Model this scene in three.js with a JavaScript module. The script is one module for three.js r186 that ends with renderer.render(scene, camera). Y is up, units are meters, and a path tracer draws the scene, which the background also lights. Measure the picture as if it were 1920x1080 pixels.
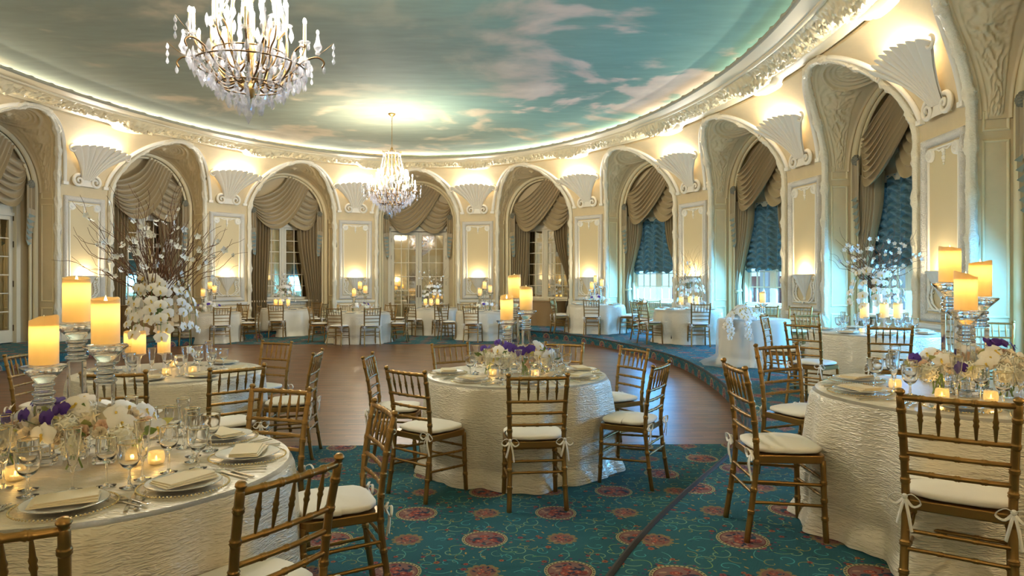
import * as THREE from 'three';
import { mergeGeometries, mergeVertices } from 'three/addons/utils/BufferGeometryUtils.js';
import { RoundedBoxGeometry } from 'three/addons/geometries/RoundedBoxGeometry.js';
import { ImprovedNoise } from 'three/addons/math/ImprovedNoise.js';
import { RectAreaLightUniformsLib } from 'three/addons/lights/RectAreaLightUniformsLib.js';

// ---------------------------------------------------------------- camera, sky, exposure
const scene = new THREE.Scene();
const camera = new THREE.PerspectiveCamera(45.43, 16 / 9, 0.05, 200);
camera.position.set(0, 1.54, 0);
camera.lookAt(0, 1.54, -10);
camera.setViewOffset(1920, 1080, 0, 11, 1920, 1080);
const renderer = new THREE.WebGLRenderer({ antialias: true });
renderer.toneMapping = THREE.LinearToneMapping;
renderer.toneMappingExposure = 0.95;
renderer.shadowMap.enabled = true;
RectAreaLightUniformsLib.init();
scene.background = new THREE.Color().setRGB(0.36, 0.7, 1.0);   // overcast bluish daylight outside the windows
scene.backgroundIntensity = 2.4;

// light levels
const L = {
  shell: 245, cove: 66, sconce: 1.7, bulb: 2.45, candle: 0.05, votive: 0.022, daylight: 62,
};
const SHELLW = new THREE.Color().setRGB(1.0, 0.95, 0.86), WARM = new THREE.Color().setRGB(1.0, 0.84, 0.58), WARMW = new THREE.Color().setRGB(1.0, 0.95, 0.84), FLAME = new THREE.Color().setRGB(1.0, 0.62, 0.2), DAY = new THREE.Color().setRGB(0.1, 0.46, 1.0), BULB = new THREE.Color().setRGB(1.0, 0.94, 0.84);

// ---------------------------------------------------------------- helpers
const { PI, sin, cos, abs, sqrt, min, max, pow, hypot, atan2, floor } = Math;
let seed = 12345;
function rnd() { seed |= 0; seed = seed + 0x6D2B79F5 | 0; let t = Math.imul(seed ^ seed >>> 15, 1 | seed); t = t + Math.imul(t ^ t >>> 7, 61 | t) ^ t; return ((t ^ t >>> 14) >>> 0) / 4294967296; }
const rr = (a, b) => a + (b - a) * rnd();
const lerp = (a, b, t) => a + (b - a) * t;
const clamp = (x, a = 0, b = 1) => min(b, max(a, x));
const smooth = (a, b, x) => { const t = clamp((x - a) / (b - a)); return t * t * (3 - 2 * t); };
const bump = (x, c, w) => { const t = abs(x - c) / w; return t < 1 ? (0.5 + 0.5 * cos(PI * t)) : 0; };
const noiseGen = new ImprovedNoise();
const noise = (x, y, z = 0) => noiseGen.noise(x + 100.37, y + 57.91, z + 31.13);
function fbm(x, y, o = 4, z = 0) { let s = 0, a = 0.5; for (let i = 0; i < o; i++) { s += a * noise(x, y, z + i * 7.7); x *= 2.03; y *= 2.03; a *= 0.5; } return s; }
const V = (x, y, z) => new THREE.Vector3(x, y, z);

const counts = {};
function numbered(name) { const n = counts[name] = (counts[name] ?? -1) + 1; return n ? `${name}_${String(n).padStart(3, '0')}` : name; }
function tag(o, label, category, group, kind) { o.userData.label = label; if (category) o.userData.category = category; if (group) o.userData.group = group; if (kind) o.userData.kind = kind; return o; }
function thing(name, label, category, pos = [0, 0, 0], turn = 0, group, kind) {
  const o = new THREE.Group(); o.name = numbered(name); o.position.set(...pos); o.rotation.y = turn; scene.add(o);
  return tag(o, label, category, group, kind);
}
function part(name, geo, mat, parent, kind) {
  const m = new THREE.Mesh(Array.isArray(geo) ? merge(geo) : geo, mat); m.name = name; m.castShadow = m.receiveShadow = true;
  if (kind) m.userData.kind = kind;
  parent.add(m); return m;
}
function solo(name, geo, mat, label, category, group, kind) {   // a thing of one mesh
  const m = new THREE.Mesh(Array.isArray(geo) ? merge(geo) : geo, mat); m.name = numbered(name); m.castShadow = m.receiveShadow = true; scene.add(m);
  return tag(m, label, category, group, kind);
}
function copyOf(root, pos, turn = 0, label, group) {
  const r = root.clone(); r.name = numbered(root.name.replace(/_\d{3}$/, '')); r.position.set(...pos); r.rotation.y = turn; scene.add(r);
  r.userData = { ...root.userData }; if (label) r.userData.label = label; if (group) r.userData.group = group;
  return r;
}
function clean(g) { const n = g.index ? g.toNonIndexed() : g; for (const k of Object.keys(n.attributes)) if (!['position', 'normal', 'uv'].includes(k)) n.deleteAttribute(k); return n; }
function merge(list) {
  const idx = list.every((g) => g.index);
  return mergeGeometries(list.map((g) => { const n = idx ? g : clean(g); for (const k of Object.keys(n.attributes)) if (!['position', 'normal', 'uv'].includes(k)) n.deleteAttribute(k); return n; }));
}
function at(g, x = 0, y = 0, z = 0, rx = 0, ry = 0, rz = 0, s = 1) {
  const m = new THREE.Matrix4().compose(V(x, y, z), new THREE.Quaternion().setFromEuler(new THREE.Euler(rx, ry, rz)), Array.isArray(s) ? V(...s) : V(s, s, s));
  return g.clone().applyMatrix4(m);
}
const box = (w, h, d, x = 0, y = 0, z = 0) => new THREE.BoxGeometry(w, h, d).translate(x, y, z);
const rbox = (w, h, d, r, x = 0, y = 0, z = 0, seg = 2) => new RoundedBoxGeometry(w, h, d, seg, r).translate(x, y, z);
const lathe = (pts, seg = 24, a0 = 0, al = 2 * PI) => new THREE.LatheGeometry(pts.map(([x, y]) => new THREE.Vector2(x, y)), seg, a0, al);
// parametric grid: fn(u, v) -> [x, y, z], uvs from uvfn or (u, v)
function grid(nu, nv, fn, uvfn, flip = false) {
  const pos = [], uv = [], idx = [];
  for (let j = 0; j <= nv; j++) for (let i = 0; i <= nu; i++) {
    const u = i / nu, v = j / nv, p = fn(u, v); pos.push(p[0], p[1], p[2]);
    const t = uvfn ? uvfn(u, v, p) : [u, v]; uv.push(t[0], t[1]);
  }
  for (let j = 0; j < nv; j++) for (let i = 0; i < nu; i++) {
    const a = j * (nu + 1) + i, b = a + 1, c = a + nu + 1, d = c + 1;
    if (flip) idx.push(a, d, b, a, c, d); else idx.push(a, b, d, a, d, c);
  }
  const g = new THREE.BufferGeometry();
  g.setAttribute('position', new THREE.Float32BufferAttribute(pos, 3)); g.setAttribute('uv', new THREE.Float32BufferAttribute(uv, 2)); g.setIndex(idx); g.computeVertexNormals();
  return g;
}
// tube along a polyline with a radius function rad(t, angle, i)
function sweep(pts, rad, radial = 8, caps = true, ex = 1) {
  const n = pts.length, P = pts.map((p) => p.isVector3 ? p : V(...p)), pos = [], uv = [], idx = [];
  const T = P.map((p, i) => P[min(n - 1, i + 1)].clone().sub(P[max(0, i - 1)]).normalize());
  let N = abs(T[0].y) < 0.9 ? V(0, 1, 0) : V(1, 0, 0); N.sub(T[0].clone().multiplyScalar(N.dot(T[0]))).normalize();
  let len = 0;
  for (let i = 0; i < n; i++) {
    if (i) { len += P[i].distanceTo(P[i - 1]); N.sub(T[i].clone().multiplyScalar(N.dot(T[i]))).normalize(); }
    const Bn = T[i].clone().cross(N);
    for (let k = 0; k <= radial; k++) {
      const a = k / radial * 2 * PI, r = typeof rad === 'number' ? rad : rad(i / (n - 1), a, i);
      const c = cos(a) * r * ex, s = sin(a) * r;
      pos.push(P[i].x + N.x * c + Bn.x * s, P[i].y + N.y * c + Bn.y * s, P[i].z + N.z * c + Bn.z * s); uv.push(k / radial * 0.2, len);
    }
  }
  const w = radial + 1;
  for (let i = 0; i < n - 1; i++) for (let k = 0; k < radial; k++) { const a = i * w + k; idx.push(a, a + 1, a + w, a + 1, a + w + 1, a + w); }
  if (caps) for (const [i, f] of [[0, 1], [n - 1, 0]]) {
    const c = pos.length / 3; pos.push(P[i].x, P[i].y, P[i].z); uv.push(0, 0);
    for (let k = 0; k < radial; k++) { const a = i * w + k; f ? idx.push(c, a + 1, a) : idx.push(c, a, a + 1); }
  }
  const g = new THREE.BufferGeometry();
  g.setAttribute('position', new THREE.Float32BufferAttribute(pos, 3)); g.setAttribute('uv', new THREE.Float32BufferAttribute(uv, 2)); g.setIndex(idx); g.computeVertexNormals();
  return g;
}
const spline = (pts, n) => new THREE.CatmullRomCurve3(pts.map((p) => V(...p))).getPoints(n);
// mitred rectangular frame in the xy plane: outer size w x h, profile [[inset, z], ...]
function frame(w, h, prof, nx = 8, ny = 10) {
  const gs = [];
  const side = (n, fa, fb) => gs.push(grid(n, prof.length - 1, (u, v) => { const k = Math.round(v * (prof.length - 1)), [d, z] = prof[k]; const a = fa(d), b = fb(d); return [lerp(a[0], b[0], u), lerp(a[1], b[1], u), z]; }, (u, v, p) => [p[0] + p[1], v * 0.2]));
  const c = (sx, sy) => (d) => [sx * (w / 2 - d), sy * (h / 2 - d)];
  side(nx, c(-1, -1), c(1, -1)); side(ny, c(1, -1), c(1, 1)); side(nx, c(1, 1), c(-1, 1)); side(ny, c(-1, 1), c(-1, -1));
  return merge(gs.map((g) => { g.computeVertexNormals(); return g; }));
}
function canvasTex(w, h, draw, rep, srgb = true) {
  const c = document.createElement('canvas'); c.width = w; c.height = h; draw(c.getContext('2d'), w, h);
  const t = new THREE.CanvasTexture(c); t.wrapS = t.wrapT = THREE.RepeatWrapping; t.magFilter = THREE.LinearFilter; if (srgb) t.colorSpace = THREE.SRGBColorSpace; if (rep) t.repeat.set(rep[0], rep[1]); return t;
}
function dataTex(w, h, fn, rep, srgb = false) {   // fn(x, y in 0..1) -> grey or [r, g, b] in 0..1
  const d = new Uint8Array(w * h * 4);
  for (let j = 0; j < h; j++) for (let i = 0; i < w; i++) {
    const v = fn(i / w, j / h), k = (j * w + i) * 4;
    for (let c = 0; c < 3; c++) d[k + c] = clamp(typeof v === 'number' ? v : v[c]) * 255;
    d[k + 3] = 255;
  }
  const t = new THREE.DataTexture(d, w, h); t.wrapS = t.wrapT = THREE.RepeatWrapping; t.magFilter = THREE.LinearFilter; t.minFilter = THREE.LinearMipmapLinearFilter; t.generateMipmaps = true;
  if (srgb) t.colorSpace = THREE.SRGBColorSpace; if (rep) t.repeat.set(rep[0], rep[1]); t.needsUpdate = true; return t;
}
// tileable noise on a torus-like blend
function tnoise(x, y, f, seedz = 0) {
  const a = noise(x * f, y * f, seedz), b = noise((x - 1) * f, y * f, seedz), c = noise(x * f, (y - 1) * f, seedz), d = noise((x - 1) * f, (y - 1) * f, seedz);
  return lerp(lerp(a, b, x), lerp(c, d, x), y);
}

// ---------------------------------------------------------------- the oval: unrolled wall coordinates (s along the wall, o towards the room, y up)
const OV = { cx: -2.593, cz: 11.013, a: 8.611, b: 12.305, th: 0.017 };
const CT = cos(OV.th), ST = sin(OV.th);
function roomToWorld(u, v) { return [OV.cx + u * CT - v * ST, -(OV.cz + u * ST + v * CT)]; }
function worldToRoom(x, depth) { const p = x - OV.cx, q = depth - OV.cz; return [p * CT + q * ST, -p * ST + q * CT]; }
const NARC = 4000, ARC = new Float64Array(NARC + 1);
for (let i = 1; i <= NARC; i++) { const t = (i - 0.5) / NARC * 2 * PI; ARC[i] = ARC[i - 1] + hypot(OV.a * cos(t), OV.b * sin(t)) * 2 * PI / NARC; }
const PERIM = ARC[NARC], PITCH = PERIM / 16;
function phiOf(s) { s = ((s % PERIM) + PERIM) % PERIM; let lo = 0, hi = NARC; while (hi - lo > 1) { const m = (lo + hi) >> 1; if (ARC[m] <= s) lo = m; else hi = m; } return (lo + (s - ARC[lo]) / (ARC[hi] - ARC[lo])) / NARC * 2 * PI; }
function wallPoint(s, o, y) {
  const p = phiOf(s), u = OV.a * sin(p), v = OV.b * cos(p); let nu = -u / OV.a ** 2, nv = -v / OV.b ** 2; const l = hypot(nu, nv); nu /= l; nv /= l;
  const [x, z] = roomToWorld(u + nu * o, v + nv * o); return [x, y, z];
}
function wallTurn(s) { const a = wallPoint(s, 0, 0), b = wallPoint(s, 1, 0); return atan2(b[0] - a[0], b[2] - a[2]); }
function bend(g, s0) {   // local x along the wall, y up, z towards the room
  const p = g.attributes.position;
  for (let i = 0; i < p.count; i++) { const w = wallPoint(s0 + p.getX(i), p.getZ(i), p.getY(i)); p.setXYZ(i, w[0], w[1], w[2]); }
  g.computeVertexNormals(); return g;
}
const YS = 3.61, RISE = 1.61, DELTA = 0.94, HW = 1.386, CEIL = 5.58, PLAT = 0.165;   // spring, arch rise, cove reach, bay half width
const coveO = (y) => y <= YS ? 0 : DELTA * ((y - YS) / RISE) ** 2;
// ---------------------------------------------------------------- materials
const std = (c, rough = 0.6, metal = 0, extra = {}) => new THREE.MeshStandardMaterial({ color: c, roughness: rough, metalness: metal, side: THREE.DoubleSide, ...extra });
const phys = (c, rough, extra) => new THREE.MeshPhysicalMaterial({ color: c, roughness: rough, side: THREE.DoubleSide, ...extra });
const plasterBump = dataTex(256, 256, (x, y) => 0.5 + 0.35 * tnoise(x, y, 24) + 0.3 * tnoise(x, y, 60, 3), [1, 1]);
const ornateBump = dataTex(256, 256, (x, y) => { const a = abs(tnoise(x, y, 18, 9)), b = abs(tnoise(x, y, 36, 4)); return clamp(1 - 2.6 * a) * 0.65 + clamp(1 - 2.5 * b) * 0.35; }, [3, 3]);
const wallTone = dataTex(256, 256, (x, y) => { const n = 0.5 * tnoise(x, y, 4) + 0.3 * tnoise(x, y, 11, 2) + 0.2 * tnoise(x, y, 30, 5); const k = 1 + 0.07 * n; return [0.845 * k, 0.765 * k, 0.60 * k]; }, [0.6, 0.6], true);
const M = {};
M.wall = std(0xffffff, 0.72, 0, { map: wallTone, bumpMap: plasterBump, bumpScale: 0.0008 });
M.panel = std(0xd6c397, 0.7, 0, { bumpMap: plasterBump, bumpScale: 0.0006 });
M.trim = std(0xf1eadb, 0.5, 0, { bumpMap: ornateBump, bumpScale: 0.016 });
M.trimPlain = std(0xefe8d6, 0.5);
M.reed = std(0xebe1c6, 0.5, 0, { bumpMap: ornateBump, bumpScale: 0.006 });
M.soffit = std(0xffffff, 0.5, 0, { map: wallTone, bumpMap: plasterBump, bumpScale: 0.001 });
M.soffitTrim = std(0xe3d2a6, 0.5);
M.reveal = std(0xffffff, 0.6, 0, { map: wallTone, bumpMap: plasterBump, bumpScale: 0.0006 });
M.tympanum = std(0xffffff, 0.7, 0, { map: wallTone, bumpMap: plasterBump, bumpScale: 0.001 });
M.shell = std(0xe9e0cc, 0.4, 0, { bumpMap: plasterBump, bumpScale: 0.0015 });
M.garland = std(0xf3e0b2, 0.35, 0.05);
M.cornice = std(0xe6d6b0, 0.5);
M.gilt = std(0xcaa968, 0.4, 0.4);
M.crown = std(0xa09a80, 0.7);
M.dado = std(0xd8ccae, 0.6);
M.woodwork = std(0xdcd0b2, 0.5);
M.white = std(0xf0ebdf, 0.5);
M.mirror = std(0xd9d2bf, 0.03, 1.0);
M.glass = phys(0xffffff, 0.02, { transmission: 1, thickness: 0, ior: 1.45 });
M.crystal = phys(0xffffff, 0.04, { transmission: 0.75, thickness: 0, ior: 1.7, flatShading: true });
M.drop = phys(0xe6e6ea, 0.05, { transmission: 0.8, thickness: 0, ior: 1.8, flatShading: true });
M.solidGlass = phys(0xffffff, 0.02, { transmission: 1, thickness: 0.02, ior: 1.5 });
M.brass = std(0x9a7a44, 0.4, 0.8);
M.darkBrass = std(0x57401f, 0.5, 0.75);
M.iron = std(0x3a352c, 0.5, 0.6);
M.glow = std(0xfff0d0, 0.5, 0, { emissive: WARMW, emissiveIntensity: 14 });
M.bulb = std(0xfff4dc, 0.4, 0, { emissive: new THREE.Color().setRGB(1, 0.9, 0.72), emissiveIntensity: 26 });
M.flame = std(0xfff0c0, 0.5, 0, { emissive: new THREE.Color().setRGB(1, 0.78, 0.36), emissiveIntensity: 5 });
const weave = dataTex(256, 256, (x, y) => 0.5 + 0.25 * sin(x * 2 * PI * 64) * sin(y * 2 * PI * 64) + 0.3 * tnoise(x, y, 30), [4, 4]);
M.drape = phys(0xa3906d, 0.5, { sheen: 0.6, sheenRoughness: 0.4, sheenColor: new THREE.Color(0xd8c49a), bumpMap: weave, bumpScale: 0.0005 });
M.drapeSwag = phys(0xac9975, 0.45, { sheen: 0.6, sheenRoughness: 0.4, sheenColor: new THREE.Color(0xd8c49a), bumpMap: weave, bumpScale: 0.0005 });
M.tealLining = phys(0x76857c, 0.5, { sheen: 0.4, sheenColor: new THREE.Color(0x90b0b0) });
M.tealShade = phys(0x4a6a70, 0.42, { sheen: 0.6, sheenRoughness: 0.35, sheenColor: new THREE.Color(0x9dbcc0), transmission: 0.12, thickness: 0 });
M.rosette = std(0x7d7a68, 0.7);
// painted sky on the ceiling: teal air, peach clouds; uv = (x + 12) / 24, (depth + 2) / 28
const skyPaint = dataTex(1024, 1024, (x, y) => {
  const X = x * 24 - 12, D = y * 28 - 2;
  const brush = 0.03 * noise(X * 1.1, D * 4.5, 2) + 0.02 * noise(X * 3, D * 12, 5);
  const wx = X + 0.8 * noise(X * 0.4, D * 0.4, 11), wd = D + 0.8 * noise(X * 0.4, D * 0.4, 17);
  const big = fbm(wx * 0.36, wd * 0.4, 6, 1) + 0.02, fine = fbm(wx * 1.2, wd * 1.3, 6, 8);
  const right = smooth(-1.8, 1.2, X) * smooth(7.5, 9.5, D) * (1 - smooth(15.5, 18, D)), far = smooth(14, 16.5, D), left = 1 - smooth(-4.5, -2.5, X);
  const cl = clamp(smooth(0.0, 0.2, big + 0.55 * fine + 0.02) * right * 0.95 + smooth(0.06, 0.3, big + 0.5 * fine + 0.06) * 0.75 * far + smooth(0.08, 0.36, big + 0.5 * fine + 0.03) * 0.5 * left + smooth(0.14, 0.4, big + fine * 0.6) * 0.35);
  const t = smooth(-4, 3, X + 0.8 * noise(X * 0.3, D * 0.3, 4)), base = [lerp(0.55, 0.46, t), lerp(0.57, 0.63, t), lerp(0.48, 0.57, t)];
  const k = 1 + brush * 1.5 + 0.10 * noise(X * 0.25, D * 0.3, 21), peach = [lerp(0.74, 0.83, right), lerp(0.67, 0.74, right), lerp(0.54, 0.66, right)];
  const kk = 1 + 0.25 * fine;
  return [lerp(base[0] * k, peach[0] * kk, cl * 0.9), lerp(base[1] * k, peach[1] * kk, cl * 0.9), lerp(base[2] * k, peach[2] * kk, cl * 0.9)];
}, null, true);
M.skyPaint = std(0xffffff, 0.85, 0, { map: skyPaint });
// carpet: teal ground, a checker of large and small round medallions, scrolls and sprigs; one tile is 0.925 m
const carpetMap = canvasTex(1024, 1024, (c, w) => {
  c.fillStyle = '#115a66'; c.fillRect(0, 0, w, w);
  const wrap = (fn) => { for (const ox of [-w, 0, w]) for (const oy of [-w, 0, w]) { c.save(); c.translate(ox, oy); fn(); c.restore(); } };
  const curl = (x, y, r, a, dir, col, lw) => wrap(() => { c.strokeStyle = col; c.lineWidth = lw; c.beginPath(); for (let i = 0; i <= 40; i++) { const t = i / 40, ang = a + dir * t * 5.2, q = r * (1 - 0.82 * t); const px = x + cos(ang) * q, py = y + sin(ang) * q; i ? c.lineTo(px, py) : c.moveTo(px, py); } c.stroke(); });
  const stem = (x0, y0, x1, y1, bx, by, col, lw) => wrap(() => { c.strokeStyle = col; c.lineWidth = lw; c.beginPath(); c.moveTo(x0, y0); c.quadraticCurveTo(bx, by, x1, y1); c.stroke(); });
  for (const [X, Y] of [[0, 0], [512, 512]]) for (let k = 0; k < 4; k++) {
    const a = k * PI / 2 + PI / 4, cx = X + cos(a) * 300, cy = Y + sin(a) * 300;
    curl(cx, cy, 78, a + PI, 1, '#7fa083', 7); curl(cx - sin(a) * 120, cy + cos(a) * 120, 62, a + 1, -1, '#3f9aa0', 7); curl(cx + sin(a) * 105, cy - cos(a) * 105, 56, a - 1, 1, '#94894f', 6);
    stem(X + cos(a) * 165, Y + sin(a) * 165, cx, cy, X + cos(a + 0.5) * 260, Y + sin(a + 0.5) * 260, '#7f9a5e', 6);
    stem(X + cos(a + 0.7) * 170, Y + sin(a + 0.7) * 170, X + cos(a + 0.75) * 330, Y + sin(a + 0.75) * 330, X + cos(a + 1.0) * 270, Y + sin(a + 1.0) * 270, '#57a3a0', 5);
  }
  seed = 55; for (let k = 0; k < 26; k++) curl(rnd() * w, rnd() * w, rr(30, 62), rnd() * 7, k % 2 ? 1 : -1, ['#6f9a84', '#3d8f98', '#8d8a56', '#4f8f7c'][k % 4], rr(4, 7));
  const flower = (x, y, r, col) => wrap(() => { for (let p = 0; p < 5; p++) { const a = p * 2 * PI / 5 + x; c.fillStyle = col; c.beginPath(); c.arc(x + cos(a) * r * 0.6, y + sin(a) * r * 0.6, r * 0.55, 0, 7); c.fill(); } c.fillStyle = '#4a1d2a'; c.beginPath(); c.arc(x, y, r * 0.35, 0, 7); c.fill(); });
  const leafy = (x, y, a, l, col) => wrap(() => { c.save(); c.translate(x, y); c.rotate(a); c.fillStyle = col; c.beginPath(); c.ellipse(l / 2, 0, l / 2, l / 5, 0, 0, 7); c.fill(); c.restore(); });
  seed = 77;
  for (let k = 0; k < 120; k++) { const x = rnd() * w, y = rnd() * w; leafy(x, y, rnd() * 7, rr(16, 34), ['#0c3a4e', '#8e8b4d', '#2c7f6a', '#b08a4c'][k % 4]); }
  for (let k = 0; k < 30; k++) { const x = rnd() * w, y = rnd() * w, r = rr(11, 19); leafy(x, y, rnd() * 7, r * 2.2, '#0d2f45'); flower(x, y, r, ['#9c4334', '#a85838', '#8d3a42'][k % 3]); }
  const medal = (x, y, R, big) => wrap(() => {
    const disc = (r, col) => { c.fillStyle = col; c.beginPath(); c.arc(x, y, r, 0, 7); c.fill(); };
    if (big) { for (let k = 0; k < 22; k++) { const a = k * 2 * PI / 22; c.fillStyle = k % 2 ? '#7d3350' : '#2a3d6a'; c.beginPath(); c.arc(x + cos(a) * R * 1.2, y + sin(a) * R * 1.2, 9, 0, 7); c.fill(); } disc(R, '#b3a578'); for (let k = 0; k < 34; k++) { const a = k * 2 * PI / 34; c.fillStyle = '#16242c'; c.beginPath(); c.arc(x + cos(a) * R * 0.93, y + sin(a) * R * 0.93, 6, 0, 7); c.fill(); } disc(R * 0.86, '#6e2f34'); disc(R * 0.82, '#86605a'); }
    else { for (let k = 0; k < 12; k++) { const a = k * 2 * PI / 12; c.fillStyle = '#86704a'; c.beginPath(); c.arc(x + cos(a) * R * 0.9, y + sin(a) * R * 0.9, R * 0.2, 0, 7); c.fill(); } disc(R * 0.92, '#8a7350'); disc(R * 0.8, '#845a4c'); }
    const q = R * (big ? 0.74 : 0.7); seed = x + y * 3 + 5;
    for (let k = 0; k < (big ? 52 : 24); k++) { const a = rnd() * 7, r = q * sqrt(rnd()), l = R * rr(0.16, 0.34); c.save(); c.translate(x + cos(a) * r, y + sin(a) * r); c.rotate(rnd() * 7); c.fillStyle = ['#1d2748', '#6d2a30', '#8f3836', '#b08a72', '#1c2a46', '#1f4a58', '#7a3036'][k % 7]; c.beginPath(); c.ellipse(0, 0, l / 2, l / 4.2, 0, 0, 7); c.fill(); c.restore(); }
    for (let k = 0; k < (big ? 6 : 3); k++) { const a = k * 2.2, r = q * 0.45 * (k ? 1 : 0); c.fillStyle = '#a04438'; c.beginPath(); c.arc(x + cos(a) * r, y + sin(a) * r, R * 0.13, 0, 7); c.fill(); c.fillStyle = '#bf8468'; c.beginPath(); c.arc(x + cos(a) * r, y + sin(a) * r, R * 0.055, 0, 7); c.fill(); }
  });
  for (const [x, y] of [[0, 0], [512, 512]]) medal(x, y, 152, true);
  for (const [x, y] of [[512, 0], [0, 512]]) medal(x, y, 96, false);
  const im = c.getImageData(0, 0, w, w), d = im.data;   // loop pile: rows of little knots
  for (let y = 0; y < w; y++) for (let x = 0; x < w; x++) { const k = (y * w + x) * 4, n = 0.86 + 0.2 * (0.5 + 0.5 * sin(x * 2 * PI / 8 + (floor(y / 8) % 2) * PI)) * (0.5 + 0.5 * sin(y * 2 * PI / 8)) + 0.12 * (rnd() - 0.5); for (let q = 0; q < 3; q++) d[k + q] = min(255, d[k + q] * n); }
  c.putImageData(im, 0, 0);
}, [1 / 0.925, 1 / 0.925]);
const pileBump = dataTex(128, 128, (x, y) => 0.5 + 0.5 * sin(x * 2 * PI * 16 + (floor(y * 16) % 2) * PI) * sin(y * 2 * PI * 16), [8, 8]);
M.carpet = std(0xffffff, 0.95, 0, { map: carpetMap, bumpMap: pileBump, bumpScale: 0.002 });
// parquet: narrow brown strips
const parquet = dataTex(1024, 1024, (x, y) => {
  const row = floor(y * 32), off = (row * 0.37) % 1, st = floor((x * 3 + off) % 3), h = (((row * 73 + st * 151) % 97) / 97), gx = ((x * 3 + off) % 1), gy = (y * 32) % 1;
  const g = 0.85 + 0.3 * (h - 0.5) + 0.22 * noise(x * 14, y * 320, row) + 0.12 * noise(x * 60, y * 700, 3), line = (gy < 0.05 || gx < 0.006) ? 0.55 : 1;
  return [0.49 * g * line, 0.305 * g * line, 0.165 * g * line];
}, [0.5, 0.5], true);
const parquetRough = dataTex(256, 256, (x, y) => 0.8 + 0.12 * tnoise(x, y, 5) + 0.14 * sin(y * 2 * PI * 40) * tnoise(x, y, 9, 3), [0.4, 0.4]);
M.parquet = phys(0xffffff, 0.46, { specularIntensity: 0.55, map: parquet, roughnessMap: parquetRough, clearcoat: 0.15, clearcoatRoughness: 0.25 });
M.nosing = std(0x2b251f, 0.75, 0);
M.chair = phys(0x967440, 0.34, { metalness: 0.82 });
M.cushion = std(0xe9e1d2, 0.8, 0, { bumpMap: weave, bumpScale: 0.0004 });
M.ribbon = std(0xf1ece2, 0.7);
// crinkled champagne satin
const tn2 = (x, y, fx, fy, z) => lerp(lerp(noise(x * fx, y * fy, z), noise((x - 1) * fx, y * fy, z), x), lerp(noise(x * fx, (y - 1) * fy, z), noise((x - 1) * fx, (y - 1) * fy, z), x), y);
const crinkle = dataTex(512, 512, (x, y) => { const w = 0.02 * tn2(x, y, 6, 6, 3), a = abs(tn2(x, y + w, 9, 46, 1)), b = abs(tn2(x + w, y + 2 * w, 16, 70, 5)), c = abs(tn2(x, y - w, 5, 26, 8)); return clamp(0.15 + 1.1 * (0.45 * pow(clamp(1 - 2.4 * a), 2) + 0.3 * pow(clamp(1 - 2.4 * b), 2) + 0.35 * clamp(1 - 2.2 * c))); }, [2.2, 2.2]);
M.cloth = phys(0xe0d6c0, 0.34, { sheen: 0.5, sheenRoughness: 0.35, sheenColor: new THREE.Color(0xfff2d8), bumpMap: crinkle, bumpScale: 0.006, metalness: 0.18 });
M.clothWhite = phys(0xe6dfd0, 0.6, { sheen: 0.3, bumpMap: weave, bumpScale: 0.0006 });
M.tulle = phys(0xf4f1ea, 1, { transmission: 0.3, thickness: 0, transparent: true, opacity: 0.3 });
M.brownCloth = std(0x8d7049, 0.75, 0, { bumpMap: weave, bumpScale: 0.0006 });
M.china = phys(0xf0eee8, 0.18, { clearcoat: 0.6 });
M.goldRim = std(0xd6c291, 0.25, 0.9);
M.silver = std(0xcfcabd, 0.18, 0.95);
M.napkin = std(0xdbcba8, 0.75, 0, { bumpMap: weave, bumpScale: 0.0004 });
M.napkinWhite = std(0xece6da, 0.75, 0, { bumpMap: weave, bumpScale: 0.0004 });
M.wax = phys(0xf6e2b0, 0.9, { transmission: 0.55, thickness: 0 });
M.orchid = phys(0xf6f1e6, 0.55, { transmission: 0.12, thickness: 0 });
M.orchidLip = std(0xd9b84a, 0.6);
M.orchidWine = std(0x7a4a4a, 0.6);
M.purple = std(0x4b2490, 0.6, 0, { bumpMap: ornateBump, bumpScale: 0.001 });
M.rose = std(0xf3d3b6, 0.6);
M.roseCream = std(0xf4e6cd, 0.6);
M.hydrangea = std(0xefe9d2, 0.7);
M.leaf = std(0x6f8a3c, 0.55);
M.paleLeaf = std(0xb4bd76, 0.55);
M.twig = std(0x6a4629, 0.8);
M.twigPale = std(0x9a7d52, 0.8);
M.blossom = phys(0xf4f3ea, 0.6, { transmission: 0.15, thickness: 0 });
M.brick = std(0xa86f62, 0.9);
M.stone = std(0xb7a9a8, 0.85);
M.bush = std(0x3f8a4c, 0.8);
// ---------------------------------------------------------------- floors and platforms
const edgeWorld = [[-0.5, 23.2], [-0.32, 21.2], [0.0, 20.2], [0.55, 19.4], [1.125, 18.73], [1.97, 16.94], [2.42, 15.63], [2.91, 13.4], [3.03, 12.18], [2.97, 10.56], [2.81, 9.02], [2.61, 7.88], [2.41, 7.11], [2.22, 6.52], [2.04, 6.116], [1.71, 5.49], [1.116, 4.5], [0.73, 3.82], [0.455, 3.26], [0.15, 2.5], [-0.1, 1.6], [-0.25, 0.4], [-0.3, -1.2]];
const edgeR = spline(edgeWorld.map(([x, d]) => { const [u, v] = worldToRoom(x, d); return [u, 0, v]; }), 160).map((p) => [p.x, p.z]);
const edgeL = edgeR.map(([u, v]) => [-u - 0.6, v]);
const ovalPts = (o, f0, f1, n) => Array.from({ length: n + 1 }, (_, i) => { const p = lerp(f0, f1, i / n); return [(OV.a - o) * sin(p), (OV.b - o) * cos(p)]; });
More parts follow.
